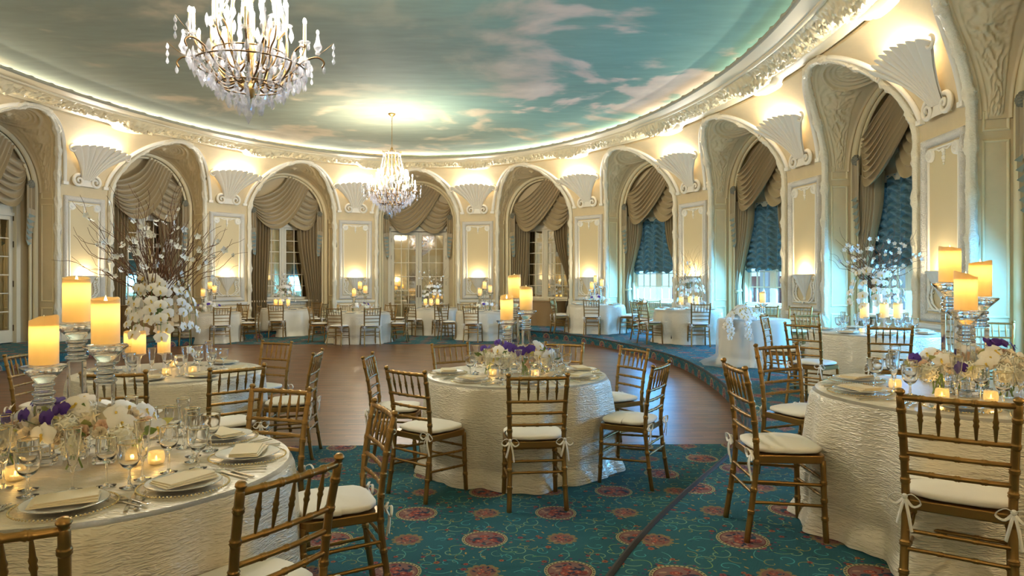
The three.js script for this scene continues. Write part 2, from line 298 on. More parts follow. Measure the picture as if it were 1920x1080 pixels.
function slab(pts, y0, y1, holeSide = false) {   // polygon in room (u, v) with sides
  const area = pts.reduce((s, p, i) => { const q = pts[(i + 1) % pts.length]; return s + p[0] * q[1] - q[0] * p[1]; }, 0); if (area < 0) pts = pts.slice().reverse();
  const tri = THREE.ShapeUtils.triangulateShape(pts.map((p) => new THREE.Vector2(...p)), []), pos = [], uv = [], nor = [];
  const put = (u, v, y, tu, tv, n) => { const [x, z] = roomToWorld(u, v); pos.push(x, y, z); uv.push(tu, tv); nor.push(...n); };
  for (const t of tri) for (const k of t) put(pts[k][0], pts[k][1], y1, pts[k][0], pts[k][1], [0, 1, 0]);
  let len = 0;
  for (let i = 0; i < pts.length; i++) {
    const a = pts[i], b = pts[(i + 1) % pts.length], l = hypot(b[0] - a[0], b[1] - a[1]); const nu = (b[1] - a[1]) / l, nv = -(b[0] - a[0]) / l, n = [nu * CT - nv * ST, 0, -(nu * ST + nv * CT)];
    put(...a, y0, len, y0, n); put(...b, y0, len + l, y0, n); put(...b, y1, len + l, y1, n); put(...a, y0, len, y0, n); put(...b, y1, len + l, y1, n); put(...a, y1, len, y1, n); len += l;
  }
  const g = new THREE.BufferGeometry(); g.setAttribute('position', new THREE.Float32BufferAttribute(pos, 3)); g.setAttribute('uv', new THREE.Float32BufferAttribute(uv, 2)); g.setAttribute('normal', new THREE.Float32BufferAttribute(nor, 3)); return g;
}
const floorRoot = thing('floor', 'brown strip parquet dance floor with patterned teal carpet at both ends', 'floor', [0, 0, 0], 0, null, 'structure');
part('subfloor', slab(ovalPts(-1.0, 0, 2 * PI, 96).slice(0, -1), -0.3, -0.012), M.nosing, floorRoot);
const V0 = worldToRoom(0, 6.5)[1], V1 = worldToRoom(0, 17.1)[1];
part('parquet', slab([[-7.2, V0], [6.4, V0], [6.4, V1], [-7.2, V1]], -0.012, 0), M.parquet, floorRoot);
const nearCap = ovalPts(-0.6, 0, 2 * PI, 128).slice(0, -1).filter(([, v]) => v < V0 - 0.2), farCap = ovalPts(-0.6, -PI, PI, 128).slice(0, -1).filter(([, v]) => v > V1 + 0.2);
part('carpet', slab([[7.9, V0], ...nearCap, [-7.9, V0]], -0.012, 0.003), M.carpet, floorRoot);
part('carpet', slab([[-7.5, V1], ...farCap, [7.5, V1]], -0.012, 0.003), M.carpet, floorRoot);
for (const [edge, side, sgn] of [[edgeR, 'right', 1], [edgeL, 'left', -1]]) {
  const outer = ovalPts(-0.6, sgn * (PI + 0.12), sgn * -0.12, 120).filter(([u, v]) => sgn * u > -0.2 || abs(v) < 9);
  const pf = thing('platform_floor', side === 'right' ? 'raised carpeted crescent platform along the daylit windows' : 'raised carpeted crescent platform by the glazed door', 'platform', [0, 0, 0], 0, null, 'structure');
  part('carpet', slab([...edge, ...outer], -0.012, PLAT), M.carpet, pf);
  part('nosing', sweep(edge.map(([u, v]) => { const [x, z] = roomToWorld(u + 0.02 * sgn, v); return [x, PLAT - 0.008, z]; }), 0.022, 8), M.nosing, pf);
}
// ---------------------------------------------------------------- ceiling, upper closing walls, outer shell
const BAYS = Array.from({ length: 16 }, (_, i) => i - 8), sOf = (k) => k * PITCH - 0.394;
const ring = (ns, prof, fine, s0 = 0, s1 = PERIM) => grid(ns, prof.length - 1, (u, v) => { const s = lerp(s0, s1, u), [o, y] = prof[Math.round(v * (prof.length - 1))]; const e = fine ? fine(s, v) : [0, 0]; return wallPoint(s, o + e[0], y + e[1]); }, (u, v) => [lerp(s0, s1, u), v * 0.4]);
{
  const c = thing('ceiling', 'oval ceiling painted as a teal sky with peach clouds', 'ceiling', [0, 0, 0], 0, null, 'structure');
  const g = slab(ovalPts(1.1, 0, 2 * PI, 160).slice(0, -1), CEIL, CEIL + 0.1), p = g.attributes.position, uv = [];
  for (let i = 0; i < p.count; i++) { if (p.getY(i) > CEIL + 0.05) p.setY(i, CEIL); else p.setY(i, CEIL + 0.1); uv.push((p.getX(i) + 12) / 24, (-p.getZ(i) + 2) / 28); }
  g.setAttribute('uv', new THREE.Float32BufferAttribute(uv, 2)); g.computeVertexNormals();
  part('painted_sky', g, M.skyPaint, c);
  part('roof', slab(ovalPts(-1.0, 0, 2 * PI, 96).slice(0, -1), CEIL + 0.12, CEIL + 0.3), M.cornice, c);
}
const WALLS = {};
for (const [n, lab] of [['left', 'cream panelled oval wall with arched bays on the side of the glazed door'], ['right', 'cream panelled oval wall with arched windows on the daylit side'], ['far', 'cream panelled end wall with arched bays around the double door'], ['near', 'cream panelled end wall with arched bays behind the viewpoint']]) WALLS[n] = thing(`wall_${n}`, lab, 'wall', [0, 0, 0], 0, null, 'structure');
const wallOf = (k) => k >= -1 && k <= 1 ? WALLS.far : k >= 2 && k <= 5 ? WALLS.right : k >= -5 && k <= -2 ? WALLS.left : WALLS.near;
const isDoor = (k) => k === 0 || k === -3 || k === -8, isDay = (k) => k >= 2 && k <= 5;
// soffit relief, metres towards the vault's axis. a: along the arch from the crown, z: depth, e: distance to the front edge
function soffitRelief(a, z, e) {
  let h = 0.018 * bump(z + 0.5, 0.1, 0.03) + 0.02 * bump(e, 0.1, 0.03) + 0.012 * bump(e, 0.17, 0.02);
  const m = hypot(a / 0.62, (z - 0.2) / 0.5);
  if (m < 1.15) { h = 0.04 * (bump(m, 1.02, 0.08) + bump(m, 0.84, 0.07) * 0.8 + bump(m, 0.68, 0.06) * 0.7); if (m < 0.6) h += 0.01 + 0.05 * max(0, noise(a * 16, z * 16, 3)) * (1 - m); h += 0.05 * bump(m, 0, 0.2); }
  const b = abs(a);
  if (b > 0.62 && b < 1.98) {
    const mid = lerp(0.14, -0.24, smooth(0.7, 1.8, b)), wdt = lerp(0.34, 0.08, smooth(0.75, 1.8, b)), q = (z - mid) / wdt, dx = b - 0.98, dz = z - 0.06, r0 = hypot(dx, dz), an = atan2(dz, -dx);
    if (r0 < 0.17 && dx < 0.05) h += 0.045 * (1 - r0 / 0.17) * (0.5 + 0.5 * abs(cos(an * 5))) + 0.016;
    else if (abs(q) < 1) { const n = 1 - 3.0 * abs(noise(b * 8, q * 2.0, 5)), n2 = 1 - 3.5 * abs(noise(b * 17, q * 4.0, 9)); h += (0.03 * max(0, n) + 0.014 * max(0, n2)) * (1 - q * q) + 0.012 * max(0, 1 - 5 * abs(abs(q) - 0.92)); }
  }
  return h;
}
for (const k of BAYS) {
  const s0 = sOf(k), W = wallOf(k), near = k >= 3 && k <= 5, vis = k >= -3 && k <= 5;
  const [nu, nv] = near ? [190, 64] : vis ? [120, 44] : [40, 10];
  part('soffit', bend(grid(nu, nv, (u, v) => {
    const f = u * PI, c = cos(f), s = sin(f), zo = DELTA * s * s + 0.02, zi = -0.5, z = lerp(zi, zo, v), a = 1.3 * (f - PI / 2), h = soffitRelief(a, z, zo - z);
    return [lerp(1.27, HW, v) * c - c * h, YS + lerp(1.42, RISE, v) * s - s * h, z];
  }, (u, v) => [u * 4, v]), s0), M.soffit, W);
  for (const sg of [-1, 1]) {
    part('jamb', bend(grid(2, 16, (u, v) => [sg * lerp(HW, 1.27, u), v * YS, lerp(0.01, -0.62, u)], (u, v) => [u * 0.6, v * 3.8]), s0), M.reveal, W);
    if (vis) for (const [y0, y1] of [[0.45, 0.95], [1.08, 3.35], [3.46, 3.72]]) {
      const f = frame(0.3, y1 - y0, [[0, 0], [0, 0.012], [0.016, 0.018], [0.03, 0.012], [0.034, 0]], 1, 2); const p = f.attributes.position;
      for (let i = 0; i < p.count; i++) { const x = p.getX(i), y = p.getY(i) + (y0 + y1) / 2, z = p.getZ(i), d = -0.245 - x; p.setXYZ(i, sg * (lerp(HW, 1.27, -d / 0.62) - z), y, d); }
      part('jamb_panel_molding', bend(f, s0), M.soffitTrim, W);
    }
    if (vis || near) {   // hood moulding beside the arch, with a stop at its foot
      const pts = Array.from({ length: 34 }, (_, i) => { const f = lerp(0.165, 1.33, i / 33), y = YS + RISE * sin(f) * 0.998, x = HW * cos(f) + 0.17 * pow(cos(f), 0.6); return wallPoint(s0 + sg * x, coveO(y) + 0.02, y); });
      part('hood_molding', [sweep(pts, (t, a) => 0.045 * (1 + 0.15 * cos(4 * a)), 8), bend(box(0.13, 0.07, 0.09, sg * (HW + 0.15), YS + 0.25, 0.045), s0)], M.trimPlain, W);
    }
  }
  // reeded arch moulding with wrapped leaf bands
  {
    const pts = [], n1 = vis ? 46 : 10, n2 = near ? 120 : vis ? 84 : 24;
    for (let i = 0; i < n1; i++) pts.push([HW - 0.01, 0.16 + (YS - 0.16) * i / n1, 0.02]);
    for (let i = 0; i <= n2; i++) { const f = i / n2 * PI; pts.push([(HW - 0.01) * cos(f), YS + RISE * sin(f), DELTA * sin(f) ** 2 + 0.02]); }
    for (let i = n1 - 1; i >= 0; i--) pts.push([-HW + 0.01, 0.16 + (YS - 0.16) * i / n1, 0.02]);
    const wp = pts.map(([x, y, z]) => V(...wallPoint(s0 + x, z, y))); let len = [0]; for (let i = 1; i < wp.length; i++) len.push(len[i - 1] + wp[i].distanceTo(wp[i - 1]));
    part('arch_molding', sweep(wp, (t, a, i) => { const l = len[i] % 0.62, band = smooth(0.0, 0.05, l) * (1 - smooth(0.2, 0.26, l)); return 0.058 * (1 + 0.13 * cos(6 * a)) + 0.012 * noise(len[i] * 40, a * 5, k + 3) + band * (0.016 + 0.045 * noise(len[i] * 26, a * 3, k)); }, vis ? 18 : 8), M.reed, W);
  }
  // inner arch mouldings on the window plane
  const inner = (r, z, rad) => sweep([...Array.from({ length: 8 }, (_, i) => V(...wallPoint(s0 + r, z, 0.2 + (YS - 0.2) * i / 8))), ...Array.from({ length: 49 }, (_, i) => { const f = i / 48 * PI; return V(...wallPoint(s0 + r * cos(f), z, YS + (r + 0.18) * sin(f))); }), ...Array.from({ length: 8 }, (_, i) => V(...wallPoint(s0 - r, z, YS - (YS - 0.2) * (i + 1) / 8)))], (t, a) => rad * (1 + 0.1 * cos(4 * a)), 8);
  part('inner_arch_molding', inner(1.22, -0.46, 0.06), M.soffitTrim, W);
  if (vis) part('inner_arch_molding', inner(1.13, -0.5, 0.035), M.soffitTrim, W);
  // wall behind the bay, with the window or door opening
  {
    const sh = new THREE.Shape([[-1.42, -0.1], [1.42, -0.1], [1.42, 5.3], [-1.42, 5.3]].map((p) => new THREE.Vector2(...p))), y0 = isDoor(k) ? 0.0 : 0.95, hwn = 0.98;
    sh.holes.push(new THREE.Path([[-hwn, y0], [-hwn, 3.36], [hwn, 3.36], [hwn, y0]].map((p) => new THREE.Vector2(...p))));
    const g = new THREE.ExtrudeGeometry(sh, { depth: 0.14, bevelEnabled: false }), m = part('bay_wall', g, M.tympanum, W), p = wallPoint(s0, -0.78, 0);
    m.position.set(...p); m.rotation.y = wallTurn(s0);
  }
  // outer skin
  for (const [x0, x1, y0, y1] of isDay(k) ? [[-PITCH / 2, -1.15, -0.3, CEIL + 0.3], [1.15, PITCH / 2, -0.3, CEIL + 0.3], [-1.15, 1.15, -0.3, 0.9], [-1.15, 1.15, 3.4, CEIL + 0.3]] : [[-PITCH / 2, PITCH / 2, -0.3, CEIL + 0.3]])
    part('outer_wall', bend(grid(6, 1, (u, v) => [lerp(x0, x1, u), lerp(y0, y1, v), -0.95]), s0), M.stone, W);
  // ---- the pier to the right of this bay
  const sp = s0 + PITCH / 2, hp = PITCH / 2 - HW, PW = k >= -4 && k < 0 && k !== -1 ? wallOf(k) : wallOf(k), seen = k >= -4 && k <= 4;
  part('pier_face', bend(grid(8, 10, (u, v) => [lerp(-hp - 0.02, hp + 0.02, u), v * YS, 0], (u, v) => [sp + lerp(-hp, hp, u), v * YS]), sp), M.wall, PW);
  part('cove_face', bend(grid(24, 28, (u, v) => { const q = v < 0.93 ? sin(v / 0.93 * PI / 2) : 1, w = PITCH / 2 - HW * sqrt(1 - q * q), ex = max(0, v - 0.93) / 0.07; return [lerp(-w, w, u), YS + RISE * q + 0.12 * ex, DELTA * q * q - 0.02 * ex]; }, (u, v) => [sp + u * 2, YS + v * 2]), sp), M.wall, PW);
  part('baseboard', bend(grid(6, 7, (u, v) => { const pr = [[0.03, 0.1], [0.05, 0.16], [0.05, 0.34], [0.03, 0.37], [0.012, 0.39], [0.012, 0.42], [0, 0.425], [0, 0.43]][Math.round(v * 7)]; return [lerp(-hp, hp, u), pr[1], pr[0]]; }), sp), M.dado, PW);
  part('dado_rail', bend(grid(6, 6, (u, v) => { const pr = [[0, 0.86], [0.03, 0.875], [0.045, 0.9], [0.03, 0.915], [0.05, 0.935], [0.045, 0.95], [0, 0.955]][Math.round(v * 6)]; return [lerp(-hp, hp, u), pr[1], pr[0]]; }), sp), M.trimPlain, PW);
  if (seen) {
    part('dado_panel', bend(frame(1.02, 0.34, [[0, 0], [0.005, 0.02], [0.025, 0.025], [0.04, 0.008], [0.05, 0]], 5, 2).translate(0, 0.64, 0), sp), M.trimPlain, PW);
    part('panel_field', bend(grid(6, 4, (u, v) => [lerp(-0.42, 0.42, u), lerp(1.1, 3.45, v), 0.006], (u, v) => [u, v * 2.3]), sp), M.panel, PW);
    part('panel_frame', bend(frame(1.08, 2.6, [[0, 0], [0, 0.035], [0.02, 0.06], [0.05, 0.066], [0.085, 0.045], [0.1, 0.03], [0.115, 0.028], [0.12, 0]], 6, 24).translate(0, 2.28, 0), sp), M.trim, PW);
    part('panel_molding', bend(frame(0.8, 2.3, [[0, 0], [0.002, 0.024], [0.024, 0.028], [0.03, 0]], 6, 10).translate(0, 2.28, 0.005), sp), M.trimPlain, PW);
    for (const sg of [-1, 1]) part('corner_rosette', bend(merge([lathe([[0, 0.03], [0.03, 0.05], [0.045, 0.012], [0.065, 0.045], [0.09, 0.036], [0.1, 0]], 14).rotateX(PI / 2).translate(sg * 0.33, 3.34, 0.008)]), sp), M.trimPlain, PW);
    part('drop_ornament', bend(merge([0, 0.05, 0.1, 0.145, 0.185].map((d, i) => new THREE.SphereGeometry([0.04, 0.03, 0.036, 0.022, 0.015][i], 10, 6).scale(1, 1, 0.8).translate(0, 3.36 - d, 0.012)).concat(sweep([[-0.2, 3.41, 0.015], [-0.1, 3.37, 0.02], [0, 3.39, 0.02], [0.1, 3.37, 0.02], [0.2, 3.41, 0.015]], 0.012, 6))), sp), M.trimPlain, PW);
    for (const sg of [-1, 1]) {
      const gs = [sweep(spline([[0.06, 1.16, 0.02], [0.18, 1.14, 0.025], [0.3, 1.2, 0.03], [0.37, 1.33, 0.03], [0.33, 1.47, 0.03], [0.37, 1.58, 0.025], [0.34, 1.65, 0.025], [0.3, 1.61, 0.03]], 30), 0.018, 7), sweep(spline([[0.12, 1.15, 0.02], [0.24, 1.24, 0.03], [0.27, 1.38, 0.03], [0.23, 1.5, 0.03], [0.27, 1.58, 0.03]], 20), 0.014, 6)];
      for (let j = 0; j < 6; j++) { const y = 1.2 + j * 0.06; gs.push(sweep([[0.24 + 0.02 * sin(j), y, 0.018], [0.35, y + 0.07, 0.018]], 0.008, 5), sweep([[0.24 + 0.02 * sin(j), y + 0.07, 0.018], [0.35, y, 0.018]], 0.008, 5)); }
      const g = merge(gs); if (sg < 0) { g.scale(-1, 1, 1); const ix = g.index.array; for (let i = 0; i < ix.length; i += 3) { const t = ix[i]; ix[i] = ix[i + 1]; ix[i + 1] = t; } }
      part('scroll_ornament', bend(g, sp), M.trimPlain, PW);
    }
  }
}
// ---------------------------------------------------------------- cornice ring
{
  const T1 = thing('trim_1', 'gilded cornice with leaf garland running round the painted ceiling', 'cornice', [0, 0, 0], 0, null, 'structure');
  const dip = (s) => { const x = abs((((s / PITCH) % 1) + 1) % 1 - 0.5) * PITCH; return smooth(0.58, 0.4, x) * (0.75 + 0.25 * cos(x / 0.45 * PI / 2)); };
  const leaf = (s, v) => { const n1 = 1 - 3.0 * abs(noise(s * 7, v * 2.6, 1)), n2 = 1 - 3.0 * abs(noise(s * 15 + 2 * v, v * 5, 4)); return 0.055 * max(0, n1) + 0.035 * max(0, n2); };
  part('lower_molding', ring(640, [[0.84, 5.36], [0.85, 5.29], [0.89, 5.265], [0.94, 5.285], [0.98, 5.262], [1.06, 5.262], [1.12, 5.285], [1.15, 5.285], [1.18, 5.305]], (s) => { const d = dip(s); return [0, -0.1 * d]; }), M.cornice, T1);
  part('leaf_garland', ring(2200, Array.from({ length: 19 }, (_, i) => [1.17 + 0.54 * i / 18, 5.30 + 0.035 * i / 18]), (s, v) => { const d = dip(s), w = sin(PI * v), h = leaf(s, v * 2.2) * (0.2 + w) + 0.03 * w; return [0, -0.1 * d * (1 - v) - h - 0.05 * d * w]; }), M.garland, T1);
  part('upper_molding', ring(320, [[1.7, 5.34], [1.715, 5.31], [1.75, 5.3], [1.785, 5.315], [1.79, 5.335]]), M.cornice, T1);
  part('fascia', ring(320, [[1.79, 5.335], [1.85, 5.338], [1.95, 5.348], [2.03, 5.362]]), M.cornice, T1);
  part('crown', ring(1300, [[2.03, 5.36], [2.07, 5.362], [2.088, 5.385], [2.075, 5.41], [2.03, 5.415], [1.99, 5.38], [1.4, 5.37], [1.2, 5.37]], (s, v) => { const c = bump((s % 0.55), 0.27, 0.1); return v > 0.1 && v < 0.6 ? [0.02 * c, 0.012 * noise(s * 2.4, 1, 2) + 0.012 * c] : [0, 0]; }), M.crown, T1);
  part('ceiling_cove', ring(320, [[0.9, 5.3], [1.12, 5.36], [1.13, 5.62]]), M.white, T1);
  // hidden lamps in the trough that wash the ceiling's rim
  const cl = thing('cove_lamp_strip', 'hidden warm lamp strip behind the cornice crown', 'lamp', [0, 0, 0], 0, null, 'structure');
  for (let i = 0; i < 32; i++) {
    const s = (i + 0.5) * PERIM / 32, p = wallPoint(s, 1.45, 5.39), q = wallPoint(s, 2.6, 5.7);
    part('lamp_tube', sweep([wallPoint(s - 0.95, 1.45, 5.388), wallPoint(s, 1.45, 5.388), wallPoint(s + 0.95, 1.45, 5.388)], 0.01, 6), M.glow, cl);
    const r = new THREE.RectAreaLight(WARMW, L.cove, 1.78, 0.05); r.position.set(p[0], 5.41, p[2]); r.lookAt(q[0], 5.72, q[2]); r.name = 'cove_light'; scene.add(r);
  }
}
// ---------------------------------------------------------------- shell uplights on the cove
{
  const NR = 9;
  const body = (off, rel) => (u, v) => {
    const x = (u - 0.5) * 2, hw = 0.15 + 0.2 * v + 0.42 * pow(v, 2.2), y = 3.98 + v * 0.72 + (v > 0.9 ? 0.0 : 0) + 0.05 * v * v * sqrt(abs(sin((x * NR / 2 + 0.5) * PI))) - 0.10 * x * x * v, f = pow(abs(sin((x * NR / 2 + 0.5) * PI)), 0.6);
    return [x * hw, y, coveO(y) + 0.06 + 0.2 * v - 0.04 * x * x * v + rel * (0.02 + 0.065 * v) * f + off];
  };
  const outer = grid(132, 22, body(0, 1)), innerG = grid(66, 8, body(-0.035, 0.4), null, true);
  const lip = grid(132, 1, (u, v) => { const a = body(0, 1)(u, 1), b = body(-0.035, 0.4)(u, 1); return [lerp(a[0], b[0], v), lerp(a[1], b[1], v), lerp(a[2], b[2], v)]; });
  const scroll = (sg) => { const pts = Array.from({ length: 46 }, (_, i) => { const t = i / 45, a = PI * 0.6 - t * 9.5, r = 0.15 * (1 - t * 0.88); return [sg * (0.22 + cos(a) * r), 3.95 + sin(a) * r, 0.1 + 0.03 * t]; }); return sweep(pts, (t) => 0.042 * (1 - 0.45 * t), 8); };
  const curl = (sg) => sweep(Array.from({ length: 30 }, (_, i) => { const t = i / 29, a = PI * 0.5 + sg * 0 - t * 7, r = 0.1 * (1 - 0.8 * t); return [sg * (0.72 + cos(a) * r), 4.6 + sin(a) * r, coveO(4.6) + 0.2 + 0.03 * t]; }), (t) => 0.026 * (1 - 0.4 * t), 7);
  const foot = grid(16, 8, (u, v) => { const x = (u - 0.5) * 2, hw = lerp(0.3, 0.15, smooth(0, 0.6, v)); return [x * hw, 3.83 + v * 0.2, 0.04 + 0.06 * sqrt(max(0, 1 - x * x)) + 0.02]; });
  const proto = new THREE.Group(); proto.name = 'shell_uplight';
  part('flutes', [outer, innerG, lip], M.shell, proto); part('scroll', scroll(-1), M.shell, proto); part('scroll', scroll(1), M.shell, proto); part('curl', curl(-1), M.shell, proto); part('curl', curl(1), M.shell, proto); part('foot', foot, M.shell, proto);
  const lampY = 4.58, lampZ = coveO(lampY) + 0.09;
  part('lamp_tube', sweep([[-0.5, lampY, lampZ], [0, lampY, lampZ], [0.5, lampY, lampZ]], 0.015, 6), M.glow, proto);
  const where = { '-4': 'next to the near glazed door', '-3': 'between the glazed side door and the branch-screened window', '-2': 'above the pier between the two mirrored windows', '-1': 'just left of the far double door bay', 0: 'just right of the far double door bay', 1: 'between the last mirrored window and first blue-shaded window', 2: 'between the first and second blue-shaded windows', 3: 'between the second and third blue-shaded windows', 4: 'beside the third blue-shaded window, largest of all' };
  for (const k of BAYS) {
    const s = sOf(k) + PITCH / 2, p = wallPoint(s, 0, 0), t = wallTurn(s);
    if (k >= -4 && k <= 5) { const g = copyOf(proto, p, t); tag(g, `white fluted plaster shell uplight ${where[k] ?? 'on the cove nearest the viewpoint'}`, 'wall light', 'shell uplights on the cove'); }
    const c = V(0, lampY + 0.05, lampZ).applyEuler(new THREE.Euler(0, t, 0)).add(V(...p)), d = V(0, lampY + 1, lampZ + 0.85).applyEuler(new THREE.Euler(0, t, 0)).add(V(...p));
    const r = new THREE.RectAreaLight(SHELLW, L.shell, 1.0, 0.06); r.position.copy(c); r.lookAt(d); r.name = 'shell_light'; scene.add(r);
  }
}
// ---------------------------------------------------------------- windows and doors
const BAYNAME = { '-3': 'glazed side door', '-2': 'mirrored window behind the tall branches', '-1': 'mirrored window left of the far double door', 0: 'far double door', 1: 'mirrored window right of the far double door', 2: 'first blue-shaded window from the far door', 3: 'second blue-shaded window', 4: 'third blue-shaded window, framing the white orchid vase', 5: 'fourth blue-shaded window' };
const bayAt = (k, o = 0) => [wallPoint(sOf(k), o, 0), wallTurn(sOf(k))];
const barGeo = {}; const bar = (w, h, d = 0.03) => barGeo[`${w.toFixed(3)},${h.toFixed(3)},${d}`] ??= box(w, h, d);
function put(name, geo, mat, parent, x, y, z = 0) { const m = part(name, geo, mat, parent); m.position.set(x, y, z); return m; }
function glazing(parent, x0, x1, y0, y1, nc, nr, mat, stile = 0.075, bottom = 0.1, z = 0) {
  const w = x1 - x0, h = y1 - y0, leaf = part('sash', [box(stile, h, 0.05, x0 + stile / 2, y0 + h / 2, z), box(stile, h, 0.05, x1 - stile / 2, y0 + h / 2, z), box(w - 2 * stile, stile, 0.05, x0 + w / 2, y1 - stile / 2, z), box(w - 2 * stile, bottom, 0.05, x0 + w / 2, y0 + bottom / 2, z)], M.woodwork, parent);
  const gx0 = x0 + stile, gx1 = x1 - stile, gy0 = y0 + bottom, gy1 = y1 - stile, cw = (gx1 - gx0) / nc, ch = (gy1 - gy0) / nr;
  for (let i = 1; i < nc; i++) put('muntin', bar(0.024, gy1 - gy0), M.woodwork, leaf, gx0 + i * cw, (gy0 + gy1) / 2, z);
  for (let j = 1; j < nr; j++) put('muntin', bar(gx1 - gx0, 0.024), M.woodwork, leaf, (gx0 + gx1) / 2, gy0 + j * ch, z);
  for (let i = 0; i < nc; i++) for (let j = 0; j < nr; j++) put('pane', bar(cw - 0.02, ch - 0.02, 0.006), mat, leaf, gx0 + (i + 0.5) * cw, gy0 + (j + 0.5) * ch, z);
  return leaf;
}
const SHORT = { '-2': 'the window behind the branches', '-1': 'the mirrored window left of the door', 1: 'the mirrored window right of the door', 2: 'the first blue-shaded window', 3: 'the second blue-shaded window', 4: 'the third blue-shaded window', 5: 'the fourth blue-shaded window' };
let nWin = 0, nDoor = 0;
for (const k of [-8, -7, -6, -5, -4, -3, -2, -1, 0, 1, 2, 3, 4, 5, 6, 7]) {
  const [p, t] = bayAt(k, -0.72), vis = k >= -3 && k <= 5, door = isDoor(k);
  if (!vis && !door) {   // bays out of view: plain sash
    const g = thing(`window_${++nWin}`, `mirrored window in a bay behind the viewpoint`, 'window', p, t, null, 'structure');
    part('sash', box(1.98, 2.42, 0.06, 0, 2.15, 0), M.woodwork, g); continue;
  }
  if (door) {
    const y0 = k === 0 || k === -8 ? 0.0 : PLAT, g = thing(`door_${++nDoor}`, k === 0 ? 'cream double door with mirrored panes at the far end' : k === -3 ? 'cream french door with mirrored panes at the side platform' : 'plain cream door behind the viewpoint', 'door', p, t, null, 'structure');
    part('casing', [box(0.1, 3.4, 0.16, -1.0, 1.7, 0.04), box(0.1, 3.4, 0.16, 1.0, 1.7, 0.04), box(2.1, 0.12, 0.16, 0, 3.36, 0.04), box(2.16, 0.06, 0.2, 0, 3.44, 0.05)], M.woodwork, g);
    if (k === -8) { part('leaf', box(1.9, 3.3, 0.06, 0, 1.65, 0), M.woodwork, g); continue; }
    const top = k === 0 ? 3.28 : 3.05;
    if (k !== 0) part('transom', [box(1.9, 0.08, 0.1, 0, 3.08, 0.02), box(1.9, 0.2, 0.04, 0, 3.2, 0)], M.woodwork, g);
    for (const sg of [-1, 1]) {
      const lf = glazing(g, sg < 0 ? -0.95 : 0.005, sg < 0 ? -0.005 : 0.95, y0 + 0.01, top, 3, k === 0 ? 6 : 6, M.mirror, 0.1, 0.28);
      const hd = part('handle', [rbox(0.03, 0.42, 0.01, 0.004, 0, 0, 0.03), sweep([[0, -0.14, 0.03], [0, -0.14, 0.075], [0, 0.14, 0.075], [0, 0.14, 0.03]], 0.009, 6)], M.darkBrass, lf); hd.position.set(sg * 0.05, 1.22, 0.01);
      for (const y of [0.5, 1.5, 2.4, 3.0]) put('hinge', bar(0.02, 0.14, 0.03), M.darkBrass, lf, sg * 0.95, y, 0.03);
    }
  } else {
    const g = thing(`window_${++nWin}`, `cream ${BAYNAME[k]}, small panes above a deep sill`, 'window', p, t, null, 'structure'), mat = isDay(k) ? M.glass : M.mirror;
    part('casing', [box(0.1, 2.5, 0.16, -1.0, 2.16, 0.04), box(0.1, 2.5, 0.16, 1.0, 2.16, 0.04), box(2.1, 0.12, 0.16, 0, 3.36, 0.04), box(0.09, 2.4, 0.05, -0.02, 2.15, 0.0)], M.woodwork, g);
    part('sill', [rbox(2.2, 0.06, 0.3, 0.02, 0, 0.94, 0.1), box(2.1, 0.1, 0.12, 0, 0.87, 0.06)], M.woodwork, g);
    part('apron', [box(2.1, 0.7, 0.06, 0, 0.5, 0.04), frame(1.8, 0.5, [[0, 0], [0, 0.02], [0.03, 0.025], [0.05, 0]], 1, 1).translate(0, 0.5, 0.07)], M.woodwork, g);
    glazing(g, -0.95, -0.07, 0.98, 3.3, 3, 6, mat, 0.06, 0.08); glazing(g, 0.03, 0.95, 0.98, 3.3, 3, 6, mat, 0.06, 0.08);
  }
}
// ---------------------------------------------------------------- draperies (local to a bay: x along the wall, z towards the room)
function clothGrid(nu, nv, fn) { return grid(nu, nv, fn, (u, v, p) => [p[0] * 1.0, p[1]]); }
const bez = (a, b, c, t) => { const k = 1 - t; return [0, 1].map((i) => k * k * a[i] + 2 * k * t * b[i] + t * t * c[i]); };
function swag(La, Lb, Ra, Rb, Ca, Cb, folds, z0, depth) {   // end lines L and R, control line C, each from v=0 to v=1
  return clothGrid(54, 96, (u, v) => {
    const mix = (a, b) => [lerp(a[0], b[0], v), lerp(a[1], b[1], v)], e = bez(mix(La, Lb), mix(Ca, Cb), mix(Ra, Rb), u);
    const w = sin(PI * clamp(u * 0.94 + 0.03)), ph = v * folds * 2 * PI + 0.6 * sin(u * 3 + v * 9) + 0.5 * noise(u * 2, v * 4, folds), f = 0.5 + 0.5 * sin(ph);
    const drop = -0.045 * w * sin(ph + 1.1);
    return [e[0], e[1] + drop, z0 + depth * w * (0.35 + 0.65 * v) + (0.03 + 0.085 * w) * (1 - pow(1 - f, 1.8)) + (v > 0.985 ? -0.03 : 0)];
  });
}
const swagLeft = swag([-1.12, 4.2], [-1.03, 3.72], [0.1, 4.98], [0.78, 4.62], [-0.45, 4.2], [-0.35, 2.35], 8.5, -0.5, 0.2);
const swagRight = swag([0.5, 4.55], [-0.1, 3.62], [1.13, 4.3], [1.04, 3.72], [0.85, 4.22], [0.62, 2.72], 6.5, -0.52, 0.12);
const rosette = merge(Array.from({ length: 26 }, (_, i) => { const a = i * 2.4, r = 0.085 * sqrt(i / 26); return new THREE.SphereGeometry(0.026, 6, 5).scale(1, 1, 1.1).translate(cos(a) * r, sin(a) * r, 0.05 * (1 - (r / 0.085) ** 2)); }));
